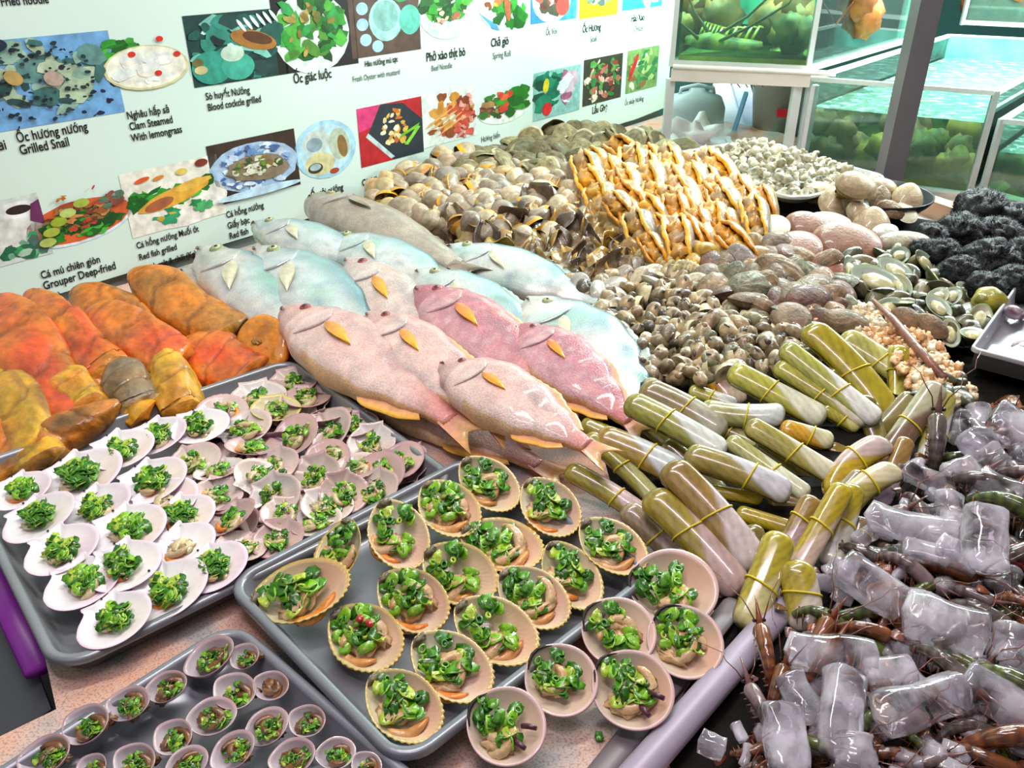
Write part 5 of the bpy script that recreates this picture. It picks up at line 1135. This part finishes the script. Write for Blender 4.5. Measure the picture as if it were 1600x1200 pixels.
# ------------------------------------------------------------------ banner
u1 = onwall(1046, 100)[0]; WB = MB()
wl = MB(); box(wl, (0, 0, 0), (4.6, .03, 1.6), C('c9d0c8')); cw_ = W0+WD*(u1-2.32)-WN*.03; cw_.z = .7
struct('wall_left', wl.mesh('wall_left', 'satin', False), frame(cw_, WD, (0, 0, 1)))
BM = frame(W0, WD, (0, 0, 1)) # local x along the wall, local y away from the viewer, z up
BM = Matrix(((WD.x, -WN.x, 0, W0.x), (WD.y, -WN.y, 0, W0.y), (0, 0, 1, 0), (0, 0, 0, 1)))
OFF = -.004
def sheet():
    q = MB(); v = []; n, m = 60, 12
    for side in (0, 1):
        for i in range(n):
            for j in range(m):
                u = -2.2+(u1+2.2)*i/(n-1); w = .012+1.25*j/(m-1); 
                if i > n-4 and j == 0: w += .004*(i-n+4)
                v.append((u, OFF+.0016*side+.0012*math.sin(u*5+w*3)*0, w))
    g = gridf(n, m); N = n*m; f = g+[tuple(x+N for x in reversed(t)) for t in g]
    q.add(v, f, C('d2e8dd')); return q.mesh('sheet', 'paper', False)
parts = [('sheet', sheet(), None)]
DARK = C('0c1414')
class Pic:
    def __init__(s, bl, tr, name='menu_photo', round_=False, bg=None):
        s.u0, s.w0 = onwall(*bl); s.u1, s.w1 = onwall(*tr); s.mb = MB(); s.d = OFF-.0008; s.name = name; s.seed = R.randrange(999)
        if bg: s.poly([(0, 0), (1, 0), (1, 1), (0, 1)], bg)
    def poly(s, pts, c):
        s.d -= .00003; n = len(pts); s.mb.add([(s.u0+(s.u1-s.u0)*x, s.d, s.w0+(s.w1-s.w0)*y) for x, y in pts], [tuple(range(n))], C(c))
    def ell(s, x, y, rx, ry, c, rot=0, wob=0, n=20):
        pts = []
        for i in range(n):
            a = 2*PI*i/n; k = 1+wob*R.uniform(-1, 1); px_, py_ = rx*k*math.cos(a), ry*k*math.sin(a)
            pts.append((x+px_*math.cos(rot)-py_*math.sin(rot), y+px_*math.sin(rot)+py_*math.cos(rot)))
        s.poly(pts, c)
    def heap(s, x, y, rx, ry, n, sz, pal, wob=.25, clip=True, rect=False):
        for _ in range(n):
            if rect: a, b = R.uniform(-1, 1), R.uniform(-1, 1)
            else: t = R.uniform(0, 2*PI); r = math.sqrt(R.random()); a, b = r*math.cos(t), r*math.sin(t)
            k = sz*R.uniform(.5, 1.2); X = min(1-k, max(k, x+a*rx)) if clip else x+a*rx; Y = min(1-k, max(k, y+b*ry)) if clip else y+b*ry
            s.ell(X, Y, k, k*R.uniform(.4, .9), R.choice(pal), R.uniform(0, 3), wob, 9)
    def done(s): parts.append((s.name, s.mb.mesh(s.name, 'print', False), None))
GR = ['1f7a1c', '2f9a2a', '176018', '4fb03a', '0f4a14']
p = Pic((-10, 207), (166, 47), bg='6fa8d8'); p.heap(.75, .3, .22, .3, 14, .03, ['1a2440'], .3); p.heap(.45, .55, .42, .42, 46, .13, ['8fb5a0', '5f8f88', 'b5c9a8', '3f6f6a', '2a4a4a', 'a8c0a0'], .2); p.heap(.4, .5, .42, .45, 110, .025, ['16242c', '1f3038', '26404a'], .3); p.ell(.22, .58, .06, .09, 'b59a5a', .3); p.ell(.5, .52, .07, .09, 'b5a090', .3); p.ell(.1, .95, .14, .09, '1a2a40'); p.done()
p = Pic((160, 152), (308, 45)); p.heap(.22, .7, .17, .24, 40, .08, GR[:4], .35); p.ell(.44, .42, .4, .4, 'd3cf9a'); p.ell(.44, .43, .375, .37, 'eef0dc'); p.heap(.44, .43, .28, .27, 30, .1, ['f4f6f0', 'e6ece6', 'f0ead8', 'dfe6e0'], .1); [p.ell(a, b, .035, .05, 'd02a18') for a, b in ((.32, .68), (.6, .9), (.74, .6), (.53, .3))]; p.ell(.93, .38, .06, .08, '6f6a3a'); p.ell(.95, .24, .07, .08, 'c9c08a'); p.done()
p = Pic((302, 137), (437, 12), bg='123c38'); p.heap(.5, .5, .5, .5, 55, .12, ['2f8a78', '1a5a50', '7fc9b8', '0c2a28', 'bfe6dc', '1f4440'], .25); p.ell(.2, .25, .2, .24, '2f9a84'); p.ell(.46, .22, .17, .2, '3fae94'); p.ell(.42, .42, .12, .12, 'c4dcc8'); p.ell(.66, .58, .26, .13, 'a8742a', -.5); p.ell(.7, .6, .17, .08, '5a3418', -.5); [p.ell(.55+.07*k, .8+.02*k, .02, .1, 'e6f2f0', .4) for k in range(6)]; p.done()
p = Pic((434, 117), (548, -25), bg='1a1614'); p.ell(.45, .45, .46, .5, 'dcefe6'); p.heap(.45, .5, .38, .4, 60, .11, GR+['4a8a2a', '2fa04a'], .4); p.heap(.42, .5, .3, .3, 14, .07, ['8a7a2a', 'b09a4a', '6a6a2a'], .2); p.done()
p = Pic((549, 92), (650, -40), bg='5a4438'); p.ell(.5, .45, .24, .28, '9fd8d0'); p.ell(.5, .5, .18, .2, '7fb8b0'); [p.ell(x_, y_, .08, .08, 'a8d3f0') for x_, y_ in ((.18, .62), (.17, .42), (.2, .22), (.36, .12), (.36, .85))]; p.ell(.85, .42, .16, .2, '5fc4ac'); p.ell(.74, .82, .16, .16, '2f9a4a'); p.done()
p = Pic((652, 68), (745, -40)); p.ell(.5, .5, .5, .5, 'cfeae2'); p.heap(.45, .6, .36, .3, 50, .12, GR, .4); p.heap(.5, .4, .3, .12, 12, .05, ['c9907a', 'b0604a', 'e6c8b0'], .3); p.done()
p = Pic((747, 52), (825, -45)); p.ell(.5, .45, .5, .45, 'cfe6e6'); p.poly([(0, .35), (.35, .1), (.4, 0), (.25, .05)], '4a9ac0'); p.heap(.65, .3, .3, .25, 26, .13, GR[:3], .3); p.heap(.4, .6, .35, .2, 12, .09, ['b5743a', '8a4a1c', 'c9b03a'], .2); p.ell(.55, .75, .2, .12, 'f4ece6'); p.ell(.55, .4, .06, .25, 'b0603a', .1); p.done()
p = Pic((827, 38), (901, -45), bg='3a8ac8'); p.ell(.45, .5, .42, .52, 'dce6e6'); p.heap(.5, .5, .28, .38, 18, .13, ['8a3a2c', '6a2a20', 'b0584a', '4a4a38'], .25); p.ell(.68, .3, .15, .2, 'b0443a'); p.done()
p = Pic((903, 30), (966, -40), bg='e0b818'); p.heap(.5, .62, .35, .3, 30, .12, ['6a7a6a', '8a9a8a', '4a5a50', 'a8b09a'], .2); p.done()
p = Pic((970, 17), (1036, -40), bg='2f9aa8'); p.heap(.5, .5, .45, .45, 22, .13, ['1a5a7a', '8fd0c8', '2f8a5a', 'c9e6dc'], .3); p.done()
p = Pic((-60, 432), (55, 300), bg='cfdcd4'); p.ell(.4, .5, .6, .45, 'dfe3dc'); p.ell(.75, .8, .22, .13, 'e6ecec'); p.ell(.76, .8, .14, .07, '2a1a18'); p.heap(.72, .2, .24, .18, 24, .09, ['2f9a5a', '6fb08a', '1f6a4a', 'a8c9b0', '4a6a60'], .3); p.poly([(.85, .6), (1, .5), (1, .9), (.9, .85)], '6a2a5a'); p.done()
p = Pic((38, 402), (196, 275)); p.ell(.5, .38, .5, .38, 'dbe8f2', .25); p.ell(.5, .41, .47, .36, 'd8602c', .3, .04); p.heap(.5, .36, .38, .25, 60, .09, GR, .4); p.heap(.5, .52, .27, .24, 50, .06, ['a05a2c', '6a3a1c', 'c98a4a', '8a6a3a', 'b8442c'], .35); [p.ell(x_, y_, .07, .08, c_) for x_, y_, c_ in ((.55, .72, 'a8c048'), (.42, .6, 'b8cf70'), (.33, .48, '9ab52a'), (.25, .33, 'a8b840'), (.2, .17, 'b0bf60'))]; p.heap(.8, .68, .12, .12, 14, .06, ['3a5a4a', '5a7a60', '8a4a3a'], .4); p.heap(.4, .9, .05, .08, 6, .03, ['c98a2a', 'b0602c'], .3); p.ell(.68, .95, .01, .04, 'c8281c', -.4); p.done()
p = Pic((206, 372), (336, 240), bg='e9e8d8'); p.ell(.55, .35, .5, .38, 'f2efe2'); p.heap(.45, .55, .4, .18, 26, .11, GR[:4], .4); p.ell(.5, .5, .4, .13, 'e0a83a', .35, .06); p.ell(.32, .42, .16, .08, 'a8603a', .35); p.ell(.7, .62, .2, .07, 'e8b84a', .2, .1); p.heap(.35, .22, .14, .1, 10, .08, ['1f8a5a', '2fa06a', 'c9a83a'], .4); p.heap(.75, .25, .1, .1, 8, .07, ['1f8a4a', '4fb06a'], .4); p.ell(.2, .85, .08, .035, 'd9541c', .3); p.ell(.36, .83, .06, .03, 'd9842c', .3); p.ell(.6, .85, .06, .05, 'd9c05a'); p.ell(.82, .92, .07, .06, '7a2a1c'); p.done()
p = Pic((336, 322), (457, 200), bg='3a2a22'); p.ell(.5, .5, .5, .42, 'a8c4e0', -.2, .05); p.heap(.5, .5, .42, .36, 90, .06, ['6a94c8', 'e0ecf6', '4a6aa0', 'c4d8ec', '8fb0d8'], .5); p.ell(.52, .48, .36, .22, '8a7a62', -.2, .08); p.heap(.5, .5, .28, .15, 50, .05, ['6a8a3a', 'c9d0b0', '3a5a2a', 'e0e0cc', '8a6a3a'], .4); p.ell(.5, .08, .5, .07, 'c4e4f4'); p.done()
p = Pic((464, 290), (550, 178)); p.ell(.5, .5, .5, .5, 'a8d8ec'); p.ell(.5, .5, .42, .43, 'bfe4ee'); p.ell(.36, .66, .22, .2, 'c9d8d0', .4, .05); p.ell(.32, .62, .13, .12, '8fa8b0'); p.ell(.72, .55, .17, .28, 'b8c8b0', .1); p.ell(.77, .5, .08, .2, '8a6a3a', .1); p.ell(.38, .28, .24, .2, 'd3cf9a'); p.ell(.3, .22, .12, .09, '3a3a2c'); p.ell(.3, .24, .09, .06, 'a8c0c0'); p.ell(.6, .1, .08, .05, 'b0482c'); p.done()
p = Pic((563, 262), (656, 150), bg='b81c24'); p.poly([(0, 1), (.35, 1), (.2, .65), (0, .6)], 'd83a78'); p.poly([(.12, .5), (.35, 1), (.7, .95), (1, .6), (1, .0), (.5, .0)], '26323a'); p.poly([(.1, .5), (.14, .56), (.52, .05), (.46, .03)], 'b8d0d0'); p.heap(.55, .55, .2, .3, 34, .06, ['e6d8a0', 'd9b84a', 'f0e6c8', 'c9702c', 'd9a02c'], .3); p.poly([(.6, .35), (.65, .42), (.95, .55), (.92, .48)], '6fc02a'); p.poly([(.68, .22), (.74, .2), (.96, .48), (.9, .5)], '7fd03a'); p.done()
p = Pic((659, 232), (741, 130), bg='dfece2'); p.heap(.5, .5, .42, .4, 36, .13, ['b0683a', '8a4a24', 'c98a2c', 'd9a04a', 'c0503a'], .35); p.heap(.78, .4, .18, .42, 34, .07, ['c8402c', 'd96048', 'e0a090', '8a3a20'], .4); [p.ell(.3+.08*k, .5-.06*k, .3, .02, 'e6b060', .5) for k in range(4)]; p.done()
p = Pic((744, 203), (828, 122)); p.ell(.5, .4, .5, .4, 'e0ece0'); p.heap(.3, .5, .24, .34, 50, .08, ['8a5a3a', '6a3a2a', '3a7a2a', 'a8804a', '2a5a20'], .4); p.heap(.72, .5, .24, .36, 22, .15, GR[:3], .3); p.heap(.48, .6, .12, .26, 8, .09, ['d0402a', 'e0603a'], .3); p.done()
p = Pic((831, 190), (906, 100), bg='8ac0b8'); p.heap(.3, .6, .3, .4, 22, .16, ['0f6a50', '1a8060', '0c4a38'], .3); p.heap(.75, .55, .2, .4, 18, .13, ['c9b0c0', 'e6dce8', 'a05a78', 'd8e0ea'], .3); p.ell(.25, .7, .06, .15, 'd8c82a', -.1); p.ell(.28, .2, .1, .14, 'd02020'); p.done()
p = Pic((908, 167), (972, 82), bg='3a3a2a'); p.heap(.5, .5, .45, .45, 60, .09, ['b06a5a', '2f7a3a', 'd8a898', '8a3a30', '5a9a4a', 'e0d8c0'], .4); p.done()
p = Pic((975, 147), (1029, 70), bg='7a9a5a'); p.heap(.5, .5, .45, .45, 40, .12, ['4a8a4a', 'a8c07a', 'd8e0c0', '2f7a4a', '8a6a3a'], .4); p.ell(.2, .6, .06, .32, 'c0302c', -.4); p.done()
# captions
CAP = [((0, 9), 'Fried noodle', 17, 0), ((25, 222), 'Ốc hương nướng', 19, 0), ((30, 241), 'Grilled Snail', 19, 0), ((197, 186), 'Nghêu hấp sả', 15, 0), ((201, 203), 'Clam Steamed', 15, 0), ((204, 221), 'With lemongrass', 15, 0),
 ((320, 156), 'Sò huyết Nướng', 14, 0), ((323, 173), 'Blood cockcle grilled', 14, 0), ((457, 130), 'Ốc giác luộc', 18, 0), ((568, 104), 'Hàu nướng mù tạt', 11, 0), ((549, 128), 'Fresh Oyster with mustard', 11, 1), ((664, 96), 'Phở xào thịt bò', 17, 0), ((672, 111), 'Beef Noodle', 11, 1),
 ((765, 73), 'Chả giò', 16, 0), ((768, 92), 'Spring Roll', 12, 1), ((851, 55), 'Ốc Vòi', 12, 1), ((908, 51), 'Ốc Hương', 14, 0), ((920, 66), 'Snail', 12, 1), ((984, 34), 'Hàu Xào', 13, 0), ((988, 50), 'Oyster', 12, 1),
 ((63, 435), 'Cá mú chiên giòn', 16, 0), ((67, 452), 'Grouper Deep-fried', 17, 0), ((72, 472), '(Kg)', 16, 0), ((212, 388), 'Cá hồng nướng Muối ớt', 13, 0), ((216, 406), 'Red fish grilled', 13, 0), ((226, 423), 'with salt & chili (Kg)', 13, 0),
 ((352, 340), 'Cá hồng nướng', 13, 0), ((354, 357), 'Giấy bạc', 13, 0), ((357, 373), 'Red fish', 13, 0), ((484, 310), 'Ốc tỏi nướng', 14, 0), ((564, 290), 'Còi biên mai nướng Satế', 13, 0), ((568, 303), 'Grilled scallop', 11, 1), ((675, 252), 'Mực Chiên Giòn', 12, 1), ((678, 268), 'Fried squid', 12, 1), ((750, 222), 'Hương biển', 11, 1),
 ((923, 178), 'Lẩu Ghẹ', 14, 0), ((974, 165), 'Ốc nhảy Nướng', 10, 1), ((-13, 236), 'hải', 20, 0), ((-12, 475), 'Cua', 16, 0)]
dgt = {}
for i, ((x, y), t, h, light) in enumerate(CAP):
    u, w = onwall(x, y); pp = W0+WD*u; pp.z = w; s = h*depth(pp)/F*1.32*.82
    cu = bpy.data.curves.new('caption', 'FONT'); cu.body = t; cu.size = s*(1.0); cu.space_character = .98; cu.extrude = .0002; cu.resolution_u = 3
    if not light: cu.offset = s*.014
    o = bpy.data.objects.new('caption_tmp', cu); col.objects.link(o); dgt[i] = (o, u, w, light)
bpy.context.view_layer.update(); dg = bpy.context.evaluated_depsgraph_get()
for i, (o, u, w, light) in dgt.items():
    me = bpy.data.meshes.new_from_object(o.evaluated_get(dg)); me.name = 'caption'
    me.transform(Matrix.Translation((u, OFF-.0012, w)) @ Matrix.Rotation(PI/2, 4, 'X') @ Matrix.Scale(.80, 4, (1, 0, 0)))
    a = me.color_attributes.new('Col', 'FLOAT_COLOR', 'POINT'); c = C('5a605c') if light else C('0a0c0c')
    a.data.foreach_set('color', [q for _ in me.vertices for q in (*c, 1)])
    me.materials.clear(); me.materials.append(M['ink']); cu = o.data; bpy.data.objects.remove(o); bpy.data.curves.remove(cu)
    parts.append(('caption', me, None))
bn_ = thing('menu_banner', 'white vinyl menu banner with printed food photos and captions along the wall', 'banner', BM, parts)
# ------------------------------------------------------------------ light, world, camera
def area(name, loc, target, sx, sy, power, colr):
    l = bpy.data.lights.new(name, 'AREA'); l.shape = 'RECTANGLE'; l.size = sx; l.size_y = sy; l.energy = power; l.color = colr
    o = bpy.data.objects.new(name, l); col.objects.link(o); o.location = loc
    o.rotation_euler = (Vector(target)-Vector(loc)).to_track_quat('-Z', 'Y').to_euler(); return o
area('stall_lamp', (.15, 1.2, 2.0), (.1, 1.3, 0), 1.5, .12, 25, (1, .98, .93))
area('stall_lamp', (-.2, .25, 1.9), (.1, .8, 0), 1.2, .12, 11, (1, .82, .97))
area('stall_lamp', (.55, 2.2, 1.75), (.3, 2.4, .2), 1.1, .12, 8.5, (.92, 1, .95))
area('fill_light', (-1.2, -.9, 1.8), (.2, 1.4, .1), 1.6, 1.2, 4, (.95, .93, 1))  # added soft fill from behind the camera, no window there
area('tank_lamp', (.95, 2.72, .8), (.95, 2.8, 0), .4, .12, 42, (.85, 1, .95))
area('tank_lamp', (1.5, 2.9, 1.35), (1.5, 2.9, 0), 1.2, .2, 90, (.85, 1, .97))
area('tank_lamp', (1.9, 2.3, .9), (1.75, 2.5, .1), .4, .3, 30, (.9, 1, 1))
w = bpy.data.worlds.new('World'); bpy.context.scene.world = w; w.use_nodes = True
w.node_tree.nodes['Background'].inputs[0].default_value = (.82, .88, .92, 1); w.node_tree.nodes['Background'].inputs[1].default_value = .14
cd = bpy.data.cameras.new('Camera'); cd.sensor_width = 36; cd.lens = 36*F/1600; cd.clip_start = .02
cam = bpy.data.objects.new('Camera', cd); col.objects.link(cam); cam.location = CAM; cam.rotation_euler = (math.pi/2-PITCH, 0, 0)
cd.dof.use_dof = False
bpy.context.scene.camera = cam
vs = bpy.context.scene.view_settings; vs.view_transform = 'Standard'; vs.look = 'None'; vs.gamma = 1; vs.use_curve_mapping = False; vs.exposure = .3
